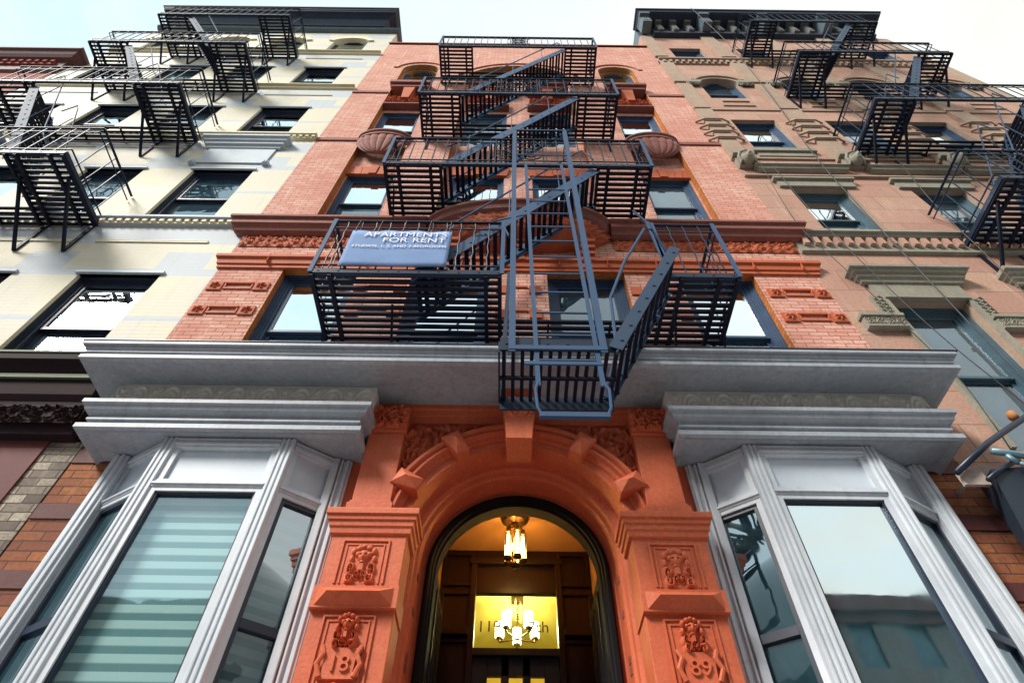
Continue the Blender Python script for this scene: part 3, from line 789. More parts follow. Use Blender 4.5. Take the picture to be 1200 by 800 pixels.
for s_ in (-1, 1):
    # leafy spandrel
    h = MB(); lm = leafmass(.085, 5.1 if s_ < 0 else 9.7, 1.7)
    sc = scroll(2, .06, .3)
    n1, n2 = 90, 84; vs = []; fs = []; X0, X1, Zb, Zt = .13, 1.02, 4.32, 5.36
    idx = {}
    for j in range(n2 + 1):
        for i in range(n1 + 1):
            x = X0 + (X1 - X0) * i / n1; z = Zb + (Zt - Zb) * j / n2
            rr_ = math.hypot(x, z - CZ)
            if rr_ < 1.05: continue
            edge = min(1, (rr_ - 1.05) / .04, (X1 - x) / .03 + .0, (Zt - z) / .03)
            idx[(i, j)] = len(vs); vs.append((s_ * x, -.045 - max(0, edge) * (lm(x * .9, z * 1.2) * .8 + sc(i / n1, j / n2) * .6), z))
    for j in range(n2):
        for i in range(n1):
            ks = [(i, j), (i + 1, j), (i + 1, j + 1), (i, j + 1)]
            if all(k in idx for k in ks): fs.append(tuple(idx[k] for k in ks))
    h.add(vs, fs); h.build('spandrel_carving', M['portal'], B, smooth=True)
    # upper pilaster
    h = MB()
    xa, xb = .985, 1.285
    h.box(s_ * xa, s_ * xb, -.19, 0, 4.40, 5.14)
    h.box(s_ * (xa - .025), s_ * (xb + .025), -.215, 0, 4.28, 4.40); h.box(s_ * (xa - .01), s_ * (xb + .01), -.205, 0, 4.40, 4.425)
    h.box(s_ * (xa - .02), s_ * (xb + .02), -.215, 0, 5.14, 5.17)
    h.build('upper_pilaster', M['portal'], B, bevel=.006)
    h = MB(); h.box(s_ * (xa - .01), s_ * (xb + .01), -.21, 0, 5.17, 5.42)
    a0, a1 = sorted((s_ * (xa - .02), s_ * (xb + .02)))
    h.relief(a0, a1, 5.17, 5.42, -.212, leafmass(.055, 2 + s_, .7), 44, 36); h.build('capital', M['portal'], B)
    # lower pier with stepped cap
    h = MB(); xa, xb = .80, 1.33
    h.box(s_ * xa, s_ * xb, -.26, .0, 1.0, 4.14); h.build('pier', M['portal'], B, bevel=.006)
    h = MB()
    pth = [(s_ * (xb), 0), (s_ * xb, -.26), (s_ * xa, -.26), (s_ * xa, .0)]
    if s_ < 0: pth = [(-xb, 0), (-xb, -.26), (-xa, -.26), (-xa, 0)]
    else: pth = [(xa, 0), (xa, -.26), (xb, -.26), (xb, 0)]
    h.molding(pth, [(0, 4.27), (.065, 4.265), (.07, 4.25), (.07, 4.215), (.056, 4.21), (.052, 4.175), (.04, 4.17), (.036, 4.13), (.025, 4.12), (.02, 4.08), (0, 4.07)])
    h.build('pier_cap', M['portal'], B)
    # pyramidal block
    h = MB(); z0, z1 = 3.515, 3.665
    xa2, xb2 = s_ * .79, s_ * 1.345; lo, hi = min(xa2, xb2), max(xa2, xb2)
    yb, yf = -.262, -.30
    vs = [(lo, 0, z0), (hi, 0, z0), (hi, 0, z1), (lo, 0, z1), (lo, yf, z0), (hi, yf, z0), (hi, yf, z1), (lo, yf, z1),
          (lo + .03, yf, z0 + .015), (hi - .03, yf, z0 + .015), (hi - .03, yf, z1 - .015), (lo + .03, yf, z1 - .015), (lo + .11, -.37, (z0 + z1) / 2), (hi - .11, -.37, (z0 + z1) / 2)]
    fs = [(0, 1, 5, 4), (1, 2, 6, 5), (2, 3, 7, 6), (3, 0, 4, 7), (4, 5, 9, 8), (5, 6, 10, 9), (6, 7, 11, 10), (7, 4, 8, 11), (8, 9, 13, 12), (10, 11, 12, 13), (9, 10, 13), (11, 8, 12)]
    h.add(vs, fs); h.build('pier_block', M['portal'], B)
    # recessed carved panels in raised borders
    pc = s_ * 1.075
    for (z0, z1, kk) in ((3.70, 4.02, 0), (2.75, 3.47, 1)):
        h = MB(); w_ = .155
        for (q0, q1) in ((w_, w_ + .012),):
            h.box(pc - q1, pc - q0, -.272, -.26, z0, z1 + .012); h.box(pc + q0, pc + q1, -.272, -.26, z0, z1 + .012); h.box(pc - q0, pc + q0, -.272, -.26, z1, z1 + .012)
        h.box(pc - w_ + .02, pc - w_ + .03, -.268, -.26, z0, z1 - .02); h.box(pc + w_ - .03, pc + w_ - .02, -.268, -.26, z0, z1 - .02); h.box(pc - w_ + .03, pc + w_ - .03, -.268, -.26, z1 - .03, z1 - .02)
        h.build('panel_border', M['portal'], B)
        h = MB()
        if kk == 0:
            h.relief(pc - .125, pc + .125, z0 + .0, z1 - .03, -.261, mask_fn(.036, .4), 70, 84)
        else:
            h.relief(pc - .095, pc + .095, 3.26, 3.49, -.261, mask_fn(.055, 2.0), 48, 60)
            h.prism_xz([(pc - .115, 3.09), (pc + .115, 3.09), (pc + .09, 3.12), (pc + .1, 3.27), (pc - .1, 3.27), (pc - .09, 3.12)], -.285, -.26)
            h.tube([(pc - .12, -.28, 3.28), (pc - .10, -.29, 3.23), (pc - .13, -.29, 3.17), (pc - .10, -.285, 3.10)], .016)
            h.tube([(pc + .12, -.28, 3.28), (pc + .10, -.29, 3.23), (pc + .13, -.29, 3.17), (pc + .10, -.285, 3.10)], .016)
            h.relief(pc - .11, pc + .11, 2.80, 3.07, -.261, mask_fn(.06, 1.1), 44, 50)
        h.build('carving', M['portal'], B, smooth=(kk == 0))
    text('18' if s_ < 0 else '89', .135, (pc, -.287, 3.13), M['portal'], B, depth=.012, name='date_numerals', bold=.0)
    # reeded slots on the jambs
    h = MB()
    for z in (4.05, 3.78, 3.45, 3.38):
        h.box(s_ * .765, s_ * .772, .26, .275, z, z + .05); h.box(s_ * .765, s_ * .772, .29, .305, z, z + .05)
    h.build('jamb_slots', M['terra_dark'], B)
# plain lintel zone between capitals and the cornice
h = MB(); h.molding([(-1.28, 0), (-1.28, -.04), (1.28, -.04), (1.28, 0)], [(0, 5.58), (.09, 5.57), (.09, 5.51), (.07, 5.50), (.06, 5.46), (.04, 5.45), (.03, 5.41), (.015, 5.39), (0, 5.385)])
h.build('portal_lintel', M['portal'], B)
# black arched door surround, vestibule, inner doors
a = arch_sweep([(.729, .44), (.735, .40), (.72, .385), (.70, .385), (.69, .41), (.68, .415), (.675, .45), (.662, .46), (.658, .575), (.729, .579)], n=48, cz=4.22)
a.build('door_surround', M['black_matte'], B)
h = MB()
for x in (-.74, .74): h.quad((x, .56, 1.5), (x, 1.55, 1.5), (x, 1.55, 5.12), (x, .56, 5.12))
h.quad((-.74, .56, 5.12), (.74, .56, 5.12), (.74, 1.55, 5.12), (-.74, 1.55, 5.12))
h.build('vestibule', M['ceil_warm'], B)
h = MB(); wall(h, -.745, .745, 4.0, 5.2, .585, [(-.66, .66, 3.9, 4.88, .66)], 0, 40); h.build('vestibule_front', M['ceil_warm'], B)
h = MB(); h.quad((-.74, .4, 1.5), (.74, .4, 1.5), (.74, 1.55, 1.5), (-.74, 1.55, 1.5)); h.build('vestibule_threshold', M['stoop'], B)
# wooden inner screen
h = MB(); yb = 1.5
wall(h, -.74, .74, 1.5, 5.12, yb, [(-.385, .385, 1.5, 4.66, 0)], 0)
for x0, x1 in ((-.72, -.42), (.42, .72)):
    for z0, z1 in ((4.72, 5.08), (4.3, 4.66), (3.5, 4.2)):
        h.box(x0, x1, yb - .03, yb, z0, z0 + .03); h.box(x0, x1, yb - .03, yb, z1 - .03, z1); h.box(x0, x0 + .03, yb - .03, yb, z0 + .03, z1 - .03); h.box(x1 - .03, x1, yb - .03, yb, z0 + .03, z1 - .03)
h.box(-.74, -.44, yb - .08, yb, 4.22, 4.28); h.box(.44, .74, yb - .08, yb, 4.22, 4.28); h.box(-.46, .46, yb - .06, yb, 4.94, 5.0)
h.box(-.44, -.385, yb - .05, yb + .1, 1.5, 4.95); h.box(.385, .44, yb - .05, yb + .1, 1.5, 4.95)
h.build('panelled_screen', M['wood'], B, bevel=.004)
h = MB(); h.box(-.385, .385, yb + .01, yb + .06, 4.66, 4.94); h.box(-.385, .385, yb - .03, yb + .08, 4.06, 4.12); h.build('transom_frame', M['black'], B)
h = MB(); h.box(-.385, -.25, yb + .02, yb + .06, 1.5, 4.06); h.box(.25, .385, yb + .02, yb + .06, 1.5, 4.06)
for a_, b_ in ((-.13, -.06), (.06, .13)): h.box(a_, b_, yb + .02, yb + .06, 3.3, 4.06)
h.box(-.25, .25, yb + .02, yb + .06, 3.9, 4.06)
for a_, b_ in ((-.25, -.13), (-.06, .06), (.13, .25)): h.box(a_, b_, yb + .02, yb + .06, 3.3, 3.62)
h.box(-.25, .25, yb + .02, yb + .06, 1.5, 3.3)
h.build('front_door', M['wdark'], B, bevel=.004)
h = MB(); h.quad((-.385, yb + .045, 4.12), (.385, yb + .045, 4.12), (.385, yb + .045, 4.66), (-.385, yb + .045, 4.66)); tr = h.build('transom_pane', M['lantern_glass'], B)
text('119', .15, (-.25, yb + .04, 4.30), M['letter_dark'], tr, depth=.001, name='transom_lettering')
text('7th', .15, (.21, yb + .04, 4.30), M['letter_dark'], tr, depth=.001, name='transom_lettering')
# folded black outer door leaves inside the reveal
for s_ in (-1, 1):
    h = MB(); x0, x1 = s_ * .665, s_ * .71
    h.box(x0, x1, .62, 1.22, 1.5, 4.32)
    for k in range(2):
        y0 = .66 + .28 * k
        for z0, z1 in ((1.7, 2.9), (3.0, 4.2)):
            xi = s_ * .65
            h.box(xi, x0, y0, y0 + .03, z0, z1); h.box(xi, x0, y0 + .2, y0 + .23, z0, z1); h.box(xi, x0, y0 + .03, y0 + .2, z1 - .03, z1); h.box(xi, x0, y0 + .03, y0 + .2, z0, z0 + .03)
            for q in range(3): h.tube([(xi, y0 + .065 + .05 * q, z0 + .03), (xi, y0 + .065 + .05 * q, z1 - .03)], .007, 6)
    h.build('outer_door_leaf', M['black'], B)
# hall behind the transom
h = MB()
h.quad((-1.3, 4.2, 1.5), (1.3, 4.2, 1.5), (1.3, 4.2, 5.3), (-1.3, 4.2, 5.3)); h.quad((-1.3, 1.62, 5.3), (1.3, 1.62, 5.3), (1.3, 4.2, 5.3), (-1.3, 4.2, 5.3))
for x in (-1.3, 1.3): h.quad((x, 1.62, 1.5), (x, 4.2, 1.5), (x, 4.2, 5.3), (x, 1.62, 5.3))
h.quad((-1.3, 1.62, 1.5), (1.3, 1.62, 1.5), (1.3, 4.2, 1.5), (-1.3, 4.2, 1.5))
h.build('hall', M['hall'], B)
h = MB(); h.box(-1.05, 1.05, -2.2, .4, 1.2, 1.48)
for k in range(7): h.box(-1.05, 1.05, -2.2 - .26 * (k + 1) + .001, -2.2 - .26 * k, 0, 1.3 - .18 * k)
h.box(-1.05, 1.05, -2.2, -.001, 0, 1.2)
h.build('stoop', M['stoop'], B)

# lantern -----------------------------------------------------------------
Lx, Ly = -.02, .95
L = thing('ceiling_lantern', 'lit caged lantern with long glowing bulbs hanging inside the arched doorway', 'lantern', (Lx, Ly, 5.11))
h = MB(); h.lathe((Lx, Ly, 5.0), [(0, .115), (.13, .11), (.13, .09), (.10, .07), (.03, .06), (.02, .0), (.0, 0)], 20)
for k in range(5):
    t = 2 * math.pi * k / 5; x, y = Lx + .075 * math.cos(t), Ly + .075 * math.sin(t)
    h.tube([(Lx, Ly, 5.03), (Lx + .05 * math.cos(t), Ly + .05 * math.sin(t), 5.02), (x, y, 4.98)], .008)
    h.lathe((x, y, 4.93), [(0, .05), (.022, .045), (.022, 0), (0, 0)], 10); h.lathe((x, y, 4.63), [(0, .0), (.024, .005), (.04, .02), (.04, .035), (0, .035)], 10)
h.tube([(Lx, Ly, 5.05), (Lx, Ly, 4.60)], .007); h.lathe((Lx, Ly, 4.58), [(0, 0), (.03, .01), (.045, .035), (.02, .05), (0, .05)], 14)
for k in range(5):
    t = 2 * math.pi * k / 5; h.tube([(Lx, Ly, 4.62), (Lx + .075 * math.cos(t), Ly + .075 * math.sin(t), 4.64)], .006)
h.build('lantern_cage', M['bronze'], L)
for k in range(5):
    t = 2 * math.pi * k / 5; x, y = Lx + .075 * math.cos(t), Ly + .075 * math.sin(t)
    h = MB(); h.lathe((x, y, 4.70), [(0, 0), (.010, .01), (.014, .08), (.012, .2), (0, .23)], 10); h.build('bulb', M['bulb'], L, smooth=True)
    h = MB(); h.lathe((x, y, 4.65), [(.034, 0), (.034, .3)], 16); h.build('glass_tube', M['lantern_glass'], L, smooth=True)
# chandelier
Cx, Cy, Cz0 = .03, 2.75, 4.83
Cc = thing('chandelier', 'lit five armed chandelier with white glass shades seen through the transom window', 'chandelier', (Cx, Cy, 5.3))
h = MB(); h.box(Cx - .07, Cx + .07, Cy - .07, Cy + .07, 5.27, 5.298); h.tube([(Cx, Cy, 5.27), (Cx, Cy, Cz0)], .008); h.tube([(Cx, Cy, 5.12), (Cx, Cy, 5.04)], .016)
sp = []
for k in range(5):
    t = 2 * math.pi * k / 5 + math.pi / 2; x, y = Cx + .21 * math.cos(t), Cy + .21 * math.sin(t); sp.append((x, y))
    h.tube([(Cx, Cy, Cz0), (x, y, Cz0 + .0)], .009); h.tube([(x, y, Cz0), (x, y, Cz0 + .04)], .012); h.lathe((x, y, Cz0 + .035), [(0, 0), (.04, 0), (.04, .015), (0, .015)], 12)
h.build('chandelier_frame', M['bronze'], Cc)
for x, y in sp:
    h = MB(); h.lathe((x, y, Cz0 + .05), [(.0, .0), (.05, .0), (.052, .17), (.0, .17)], 16); h.build('lamp_shade', M['chand_shade'], Cc, smooth=False)

def lamp(name, loc, power, col, r):
    l = bpy.data.lights.new(name, 'POINT'); l.energy = power; l.color = col; l.shadow_soft_size = r
    o = bpy.data.objects.new(name, l); COL.objects.link(o); o.location = loc; return o
lo = lamp('lantern_light', (0, 0, -.3), 20, (1, .48, .12), .05); lo.parent = L
lo = lamp('chandelier_light', (0, 0, -.42), 40, (1, .80, .34), .1); lo.parent = Cc

# ------------------------------------------------------------------ fire escapes
def platform(parent, x0, x1, y1, z, hole=None, y0=-.02, strip=-.27, mat='iron', edge='iron_part_lit', bearers=True):
    h = MB(); n = int(round((y0 - y1) / .076))
    for k in range(n):
        y = y1 + .03 + k * (y0 - y1 - .04) / (n - 1)
        segs = [(x0, x1)]
        if hole and y < strip: segs = [(x0, hole[0]), (hole[1], x1)]
        for a, b in segs: h.box(a, b, y - .0225, y + .0225, z - .014, z + .014)
    xs = [x0 + .02, x0 + .2, x1 - .2, x1 - .02]
    if hole: xs += [hole[0] - .02, hole[0] - .16, hole[1] + .02, hole[1] + .16]
    else: xs += [(x0 + x1) / 2]
    for x in xs: h.box(x - .02, x + .02, y1, y0, z - .06, z - .014)
    if hole:
        for x in (hole[0] + (hole[1] - hole[0]) * .3, hole[0] + (hole[1] - hole[0]) * .7): h.box(x - .01, x + .01, strip, y0, z - .05, z - .014)
    p = h.build('platform', M[mat], parent)
    segs = [(x0, x1)]
    if hole and hole[2:]: segs = [(x0, hole[0]), (hole[1], x1)]
    e = MB()
    e.box(x0 - .01, x0, y1, y0, z - .03, z + .045)
    e2 = MB(); e2.box(x1, x1 + .01, y1, y0, z - .03, z + .045); e2.build('end_angle', M[edge], parent)
    for k, (a, b) in enumerate(segs):
        if k: e = MB()
        e.box(a, b, y1 - .012, y1, z - .03, z + .045); e.box(a, b, y1, y1 + .03, z - .03, z - .022)
        t = a + .08
        while t < b: e.box(t - .008, t + .008, y1 - .018, y1 - .012, z - .002, z + .014); t += .2
        if k == 0 and len(segs) > 1: e0 = e; e0.build('edge_angle', M[edge], parent)
        else: e.build('edge_angle', M[edge], parent)
    return p

def railing(parent, pts, z, h_=.98, pitch=.16, mat='iron_part_lit', m2='iron_sky_lit', posts=True, twist=False):
    r = MB(); P = [Vector((x, y, 0)) for x, y in pts]; up = Vector((0, 0, 1))
    for i, (a, b) in enumerate(zip(P[:-1], P[1:])):
        d = (b - a); L = d.length; d.normalize()
        r.bar(a + up * (z + h_), b + up * (z + h_), .035, .014, m=0)
        r.bar(a + up * (z + h_ * .86), b + up * (z + h_ * .86), .014, .014, m=0)
        r.bar(a + up * (z + .14), b + up * (z + .14), .016, .016, m=0)
        n = max(1, int(round(L / pitch)))
        for k in range(1, n):
            p = a + d * (L * k / n)
            jx = random.uniform(-.012, .012)
            if twist:
                q = [p + Vector((.006 * (1 if t % 2 else -1), 0, z + .02 + (h_ - .02) * t / 8)) for t in range(9)]
                r.tube(q, .008, 5)
            else: r.bar(p + up * (z + .02) + d * jx * .3, p + up * (z + h_) + d * jx, .013, .013, m=0)
    o = r.build('railing', M[mat], parent)
    if posts:
        for p in P:
            if p.y < -.3: q = MB(); q.box(p.x - .022, p.x + .022, p.y - .02, p.y - .004, z - .02, z + h_ + .03); q.build('corner_post', M[m2], parent)
    return o

def stair(parent, xt, xb, ya, yb, zt, zb, n=None, mat='iron', side='iron_sky_lit', rail=True, slat=.05, sh=.15):
    n = n or int(round((zt - zb) / .27))
    s = MB(); d = Vector((xb - xt, 0, zb - zt))
    for y in (ya, yb):
        s.bar((xt, y, zt - .03), (xb, y, zb + .02), .01, sh, m=0)
        s.bar((xt, y + .014 * (1 if y == ya else -1), zt - .03 - sh * .44), (xb, y + .014 * (1 if y == ya else -1), zb + .02 - sh * .44), .03, .01, m=0)
        for k in range(n):
            t = (k + .5) / n; s.bar((xt + d.x * t, y - .008, zt - .03 + (d.z + .05) * t), (xt + d.x * t + .02, y - .008, zt - .03 + (d.z + .05) * t), .012, .02, m=0)
    so = s.build('stair_stringer', M[side], parent)
    t_ = MB()
    lo, hi = min(ya, yb) + .006, max(ya, yb) - .006
    for k in range(n):
        t = (k + .5) / n; x = xt + d.x * t; z = zt + (zb - zt) * t
        st = abs(d.x) / n; w = st * .48
        for q in (-1, 1):
            xc = x + q * st * .25
            t_.box(xc - st * .155, xc + st * .155, lo, hi, z - .02, z + .0)
        t_.box(x - w, x + w, lo, lo + .02, z - .045, z - .02); t_.box(x - w, x + w, hi - .02, hi, z - .045, z - .02)
    t_.build('stair_treads', M[mat], parent)
    if rail:
        hr = MB()
        for y in (ya, yb):
            dz = .78
            hr.tube([(xt, y, zt + .35), (xt + d.x * .06, y, zt + .7), (xt + d.x * .12, y, zt + dz + d.z * .08), (xt + d.x * .9, y, zb + dz + .25), (xb, y, zb + dz)], .012, 6)
            for t in (.25, .55, .85): hr.tube([(xt + d.x * t, y, zt + d.z * t), (xt + d.x * t, y, zt + d.z * t + dz + .02)], .008, 5)
        hr.build('handrail', M[side], parent)
    return so

FE = thing('fire_escape', 'black iron fire escape with zigzag stairs and drop ladder above the arched doorway', 'fire escape', (0, 0, 5.0), 'iron fire escapes bolted to the facades')
YO = -.85
levels = [(9.56, -1.86, 1.82), (12.96, -1.82, 1.80), (16.75, -1.84, 1.80)]
for z, a, b in levels:
    platform(FE, a, b, YO, z, (-1.06, 1.06))
    railing(FE, [(a, -.02), (a, YO), (b, YO), (b, -.02)], z, .98)
    # scrollwork medallion in the middle of the front rail
    m_ = MB(); zc = z + .52; wm = .34 if z < 16 else .2
    for sx in (-1, 1):
        for sz in (-1, 1):
            pts = []
            for i in range(26):
                t = i / 25 * 3.4 * math.pi; r_ = .015 + .15 * (1 - i / 25)
                pts.append((sx * (wm * .45 + r_ * math.cos(t)), YO - .004, zc + sz * (.19 + r_ * math.sin(t))))
            m_.tube(pts, .009, 5)
    m_.tube([(.15 * math.cos(t * math.pi / 10), YO - .004, zc + .15 * math.sin(t * math.pi / 10)) for t in range(20)], .011, 5, closed=True)
    for x in (-wm, wm): m_.bar((x, YO, z + .05), (x, YO, z + .96), .018, .018)
    m_.box(-wm, wm, YO - .008, YO, zc - .012, zc + .012)
    m_.build('scroll_medallion', M['iron'], FE)
# second-storey balcony: two pads joined by a strip at the wall
z = 6.69
platform(FE, -2.09, 2.19, YO, z, (-.18, 1.45, 1))
railing(FE, [(-2.09, -.02), (-2.09, YO), (-.18, YO)], z, 1.1, twist=True)
railing(FE, [(1.5, YO), (2.19, YO), (2.19, -.02)], z, 1.1, twist=True)
zs = [(16.75, 12.96), (12.96, 9.56), (9.56, 6.69)]
for i, (zt, zb) in enumerate(zs): stair(FE, 1.05, -1.08, -.80, -.28, zt, zb, n=14, slat=.05)
stair(FE, 1.46, .70, -1.222, -.72, 6.62, 5.02, n=8, rail=False, side='iron_sky_dim', sh=.105)
# hanging landing of the drop ladder
h = MB(); zB = 5.03; X0, X1 = -.16, .74
n = 13
for k in range(n):
    x = X0 + .03 + k * (X1 - X0 - .06) / (n - 1); h.box(x - .014, x + .014, -1.19, -.70, zB - .012, zB + .012)
for y in (-.95,): h.box(X0, X1, y - .012, y + .012, zB - .04, zB - .012)
h.build('drop_landing', M['iron'], FE)
h = MB(); h.box(X0, X1, -1.205, -1.19, zB, zB + .15); h.box(X0, X1, -.70, -.685, zB - .11, zB + .03); h.box(X0 - .012, X0, -1.205, -.685, zB - .03, zB + .1)
for x in (X0 + .05, .2, .35, .55, X1 - .05): h.box(x - .009, x + .009, -1.212, -1.205, zB + .065, zB + .083)
h.bar((X0 + .05, -.86, 6.7), (X0 + .03, -1.16, zB + .1), .03, .014); h.bar((X0 + .05, -.84, 6.66), (X0 + .02, -.72, zB), .03, .014)
h.build('landing_beam', M['iron_part_lit'], FE)
h = MB()
for x in (-.07, .61): h.box(x - .026, x + .026, -1.235, -1.222, 4.98, 9.86); h.box(x - .026, x - .018, -1.222, -1.19, 4.98, 9.86)
h.box(-.096, .636, -1.24, -1.226, 5.0, 5.045)
h.bar((-.07, -1.23, 9.84), (.61, -1.23, 9.84), .014, .02); h.bar((-.07, -1.23, 8.92), (.61, -1.23, 8.92), .014, .02)
for x in (-.07, .61): h.bar((x, -1.23, 9.7), (x, -.85, 9.7), .014, .02); h.bar((x, -1.23, 7.3), (x, -.85, 6.95), .014, .02)
h.build('ladder_guide', M['iron_sky_lit'], FE)
h = MB()
h.bar((.07, -1.215, 8.62), (.115, -1.215, 4.62), .016, .034, up=(1, 0, 0)); h.bar((.50, -1.215, 8.62), (.565, -1.215, 4.62), .016, .034, up=(1, 0, 0))
z = 8.5
while z > 4.7:
    t = (8.62 - z) / 4.0; h.bar((.07 + .045 * t, -1.215, z), (.50 + .065 * t, -1.215, z), .014, .014); z -= .30
h.box(.02, .58, -1.228, -1.214, 4.84, 4.875)
h.tube([(.115, -1.215, 4.66), (.095, -1.225, 4.58), (.105, -1.225, 4.40), (.13, -1.22, 4.34)], .011, 6); h.tube([(.565, -1.215, 4.66), (.60, -1.225, 4.58), (.59, -1.225, 4.40), (.565, -1.22, 4.34)], .011, 6)
h.box(.115, .575, -1.235, -1.20, 4.31, 4.35)
h.build('drop_ladder', M['iron_sky_lit'], FE)
h = MB()
h.tube([(.72, -1.2, 5.15), (.75, -1.2, 5.75), (.95, -1.2, 6.35), (1.25, -1.18, 7.05), (1.34, -1.15, 7.1), (1.5, -1.0, 6.75)], .014, 6)
h.tube([(.70, -.75, 5.15), (.95, -.75, 5.95), (1.2, -.75, 6.2), (1.3, -.76, 6.1)], .014, 6)
h.bar((1.5, -.86, 6.66), (1.46, -.86, 7.85), .04, .02); h.bar((1.47, -.86, 7.8), (1.34, -.87, 8.12), .02, .02)
h.bar((-.2, -.86, 7.75), (-.12, -.87, 7.45), .03, .014); h.bar((-.3, -.87, 7.8), (.1, -.87, 8.0), .014, .014)
h.build('handrail', M['iron_sky_lit'], FE)
for z, xs in ((6.69, (-2.0, -1.3, 1.6, 2.1)), (9.56, (-1.75, 1.7)), (12.96, (-1.7, 1.7)), (16.75, (-1.7, 1.7))):
    for x in xs:
        h = MB(); h.bar((x, -.01, z - .5), (x, -.5, z - .05), .022, .022); h.bar((x, -.012, z - .55), (x, -.012, z), .03, .016, up=(0, 1, 0)); h.build('bracket', M['iron'], FE)

# rent banner -------------------------------------------------------------
S = thing('rental_sign', 'pale blue rental banner with white lettering tied to the lowest fire escape railing', 'sign', (-1.28, -.9, 6.74))
h = MB(); nx = 24; vs = []; fs = []
for j in range(9):
    for i in range(nx + 1):
        u = i / nx; v = j / 8
        vs.append((-1.83 + 1.09 * u - .0 * v, -.887 - .003 * math.sin(u * 9 + v * 3), 6.75 + .75 * v + .012 * math.sin(u * math.pi * 7) * (v == 1)))
for j in range(8):
    for i in range(nx): a_ = j * (nx + 1) + i; fs.append((a_, a_ + 1, a_ + nx + 2, a_ + nx + 1))
h.add(vs, fs); so = h.build('banner', M['sign'], S, smooth=True); md = so.modifiers.new('thick', 'SOLIDIFY'); md.thickness = .004
text('APARTMENTS', .140, (-1.235, -.900, 7.355), M['sign_text'], S, depth=.001, bold=.0, spacing=1.05)
text('FOR RENT', .140, (-1.13, -.900, 7.23), M['sign_text'], S, depth=.001, bold=.0, spacing=1.05)
text('STUDIOS, 1, 2, AND 3-BEDROOMS', .066, (-1.27, -.900, 7.12), M['sign_text'], S, depth=.001, bold=.0)
h = MB()
for x in (-1.8, -1.55, -1.28, -1.0, -.77): h.tube([(x, -.87, 7.79), (x, -.89, 7.60), (x, -.893, 7.49)], .004, 5)
h.build('tie', M['cable'], S)

# ------------------------------------------------------------------ cream building on the left
CB = thing('apartment_building', 'cream and pale blue painted apartment building with dark cornice, beside the red brick one', 'building', (-7.6, 0, 0), 'tenement buildings of the block')
Lc = [(-5.48, -4.46), (-7.28, -6.30), (-8.94, -7.96), (-10.78, -9.76)]
Lr = [(5.97, 7.96), (9.48, 11.32), (13.0, 14.76), (16.35, 18.12), (19.85, 21.52)]
ops = [(a, b, z0, z1, .32 if k == 4 else 0) for k, (z0, z1) in enumerate(Lr) for a, b in Lc]
w = MB(); wall(w, -11.42, -3.802, 5.2, 22.4, 0.0, ops)
for x in (-11.42, -3.802): w.quad((x, 0, 5.2), (x, 12, 5.2), (x, 12, 22.4), (x, 0, 22.4))
w.quad((-11.42, 12, 0), (-3.802, 12, 0), (-3.802, 12, 22.4), (-11.42, 12, 22.4)); w.quad((-11.42, 0, 22.4), (-3.802, 0, 22.4), (-3.802, 12, 22.4), (-11.42, 12, 22.4))
w.build('facade', M['cream'], CB)
for op_ in ops: w = MB(); reveals(w, [op_], 0, .34); w.build('window_reveal', M['cream_trim'], CB)
for z in (5.7, 9.2, 12.7, 16.1, 19.6):
    s = MB(); s.box(-11.3, -3.9, .4, 11.9, z - .2, z); s.build('floor_slab', M['room'], CB)
s = MB(); s.box(-11.3, -3.9, 3.5, 3.6, 5.8, 22); s.build('partition', M['room'], CB)
for k, (z0, z1) in enumerate(Lr):
    for i, (a, b) in enumerate(Lc):
        window(CB, a, b, z0, z1, .09, M['wdark'], shade=[.0, .5, .0, .35][(i + k) % 4] * (k != 0 or i > 0), jamb=.045 if k < 4 else 0, split=.5)
        if k < 4:
            h = MB(); h.box(a - .04, b + .04, -.035, .05, z1 - .0, z1 + .05); h.build('lintel', M['blue_trim'], CB)
x0, x1 = -11.42, -3.81
for zb in (9.2, 12.74, 16.1, 19.5):
    h = MB(); h.molding([(x0 + .1, 0), (x1, 0)], [(0, zb + .24), (.10, zb + .23), (.11, zb + .16), (.05, zb + .15), (.05, zb + .07), (.03, zb + .06), (0, zb + .05)])
    h.build('string_course', M['blue_trim'] if zb < 10 else M['cream_trim'], CB)
    if zb < 13:
        h = MB(); t = x0 + .1
        h.box(x0 + .1, x1, -.054, -.045, zb + .06, zb + .14)
        while t < x1: h.box(t, t + .06, -.085, -.052, zb + .075, zb + .145); t += .12
        h.build('dentils', M['cream_trim'], CB)
    h = MB()
    for a, b in Lc: h.box(a - .25, b + .25, -.018, 0, zb - .42, zb - .39); h.box(a - .25, b + .25, -.022, 0, zb - .39, zb - .375)
    h.build('spandrel_moulding', M['cream_trim'], CB)
for a, b in Lc[:1] + Lc[3:]:
    cx = (a + b) / 2
    h = MB(); h.molding([(cx - .62, 0), (cx - .62, -.01), (cx + .62, -.01), (cx + .62, 0)], [(0, 12.62), (.16, 12.6), (.18, 12.56), (.18, 12.5), (.14, 12.47), (.13, 12.42), (.10, 12.40), (.09, 12.34), (.05, 12.31), (.04, 12.26), (0, 12.25)])
    h.box(cx - .6, cx + .6, -.03, 0, 11.6, 12.25)
    for x in (cx - .68, cx + .58): h.box(x, x + .1, -.07, 0, 11.52, 11.62); h.box(x + .02, x + .04, -.085, -.07, 11.53, 11.61); h.box(x + .06, x + .08, -.085, -.07, 11.53, 11.61)
    h.build('window_hood', M['blue_trim'], CB)
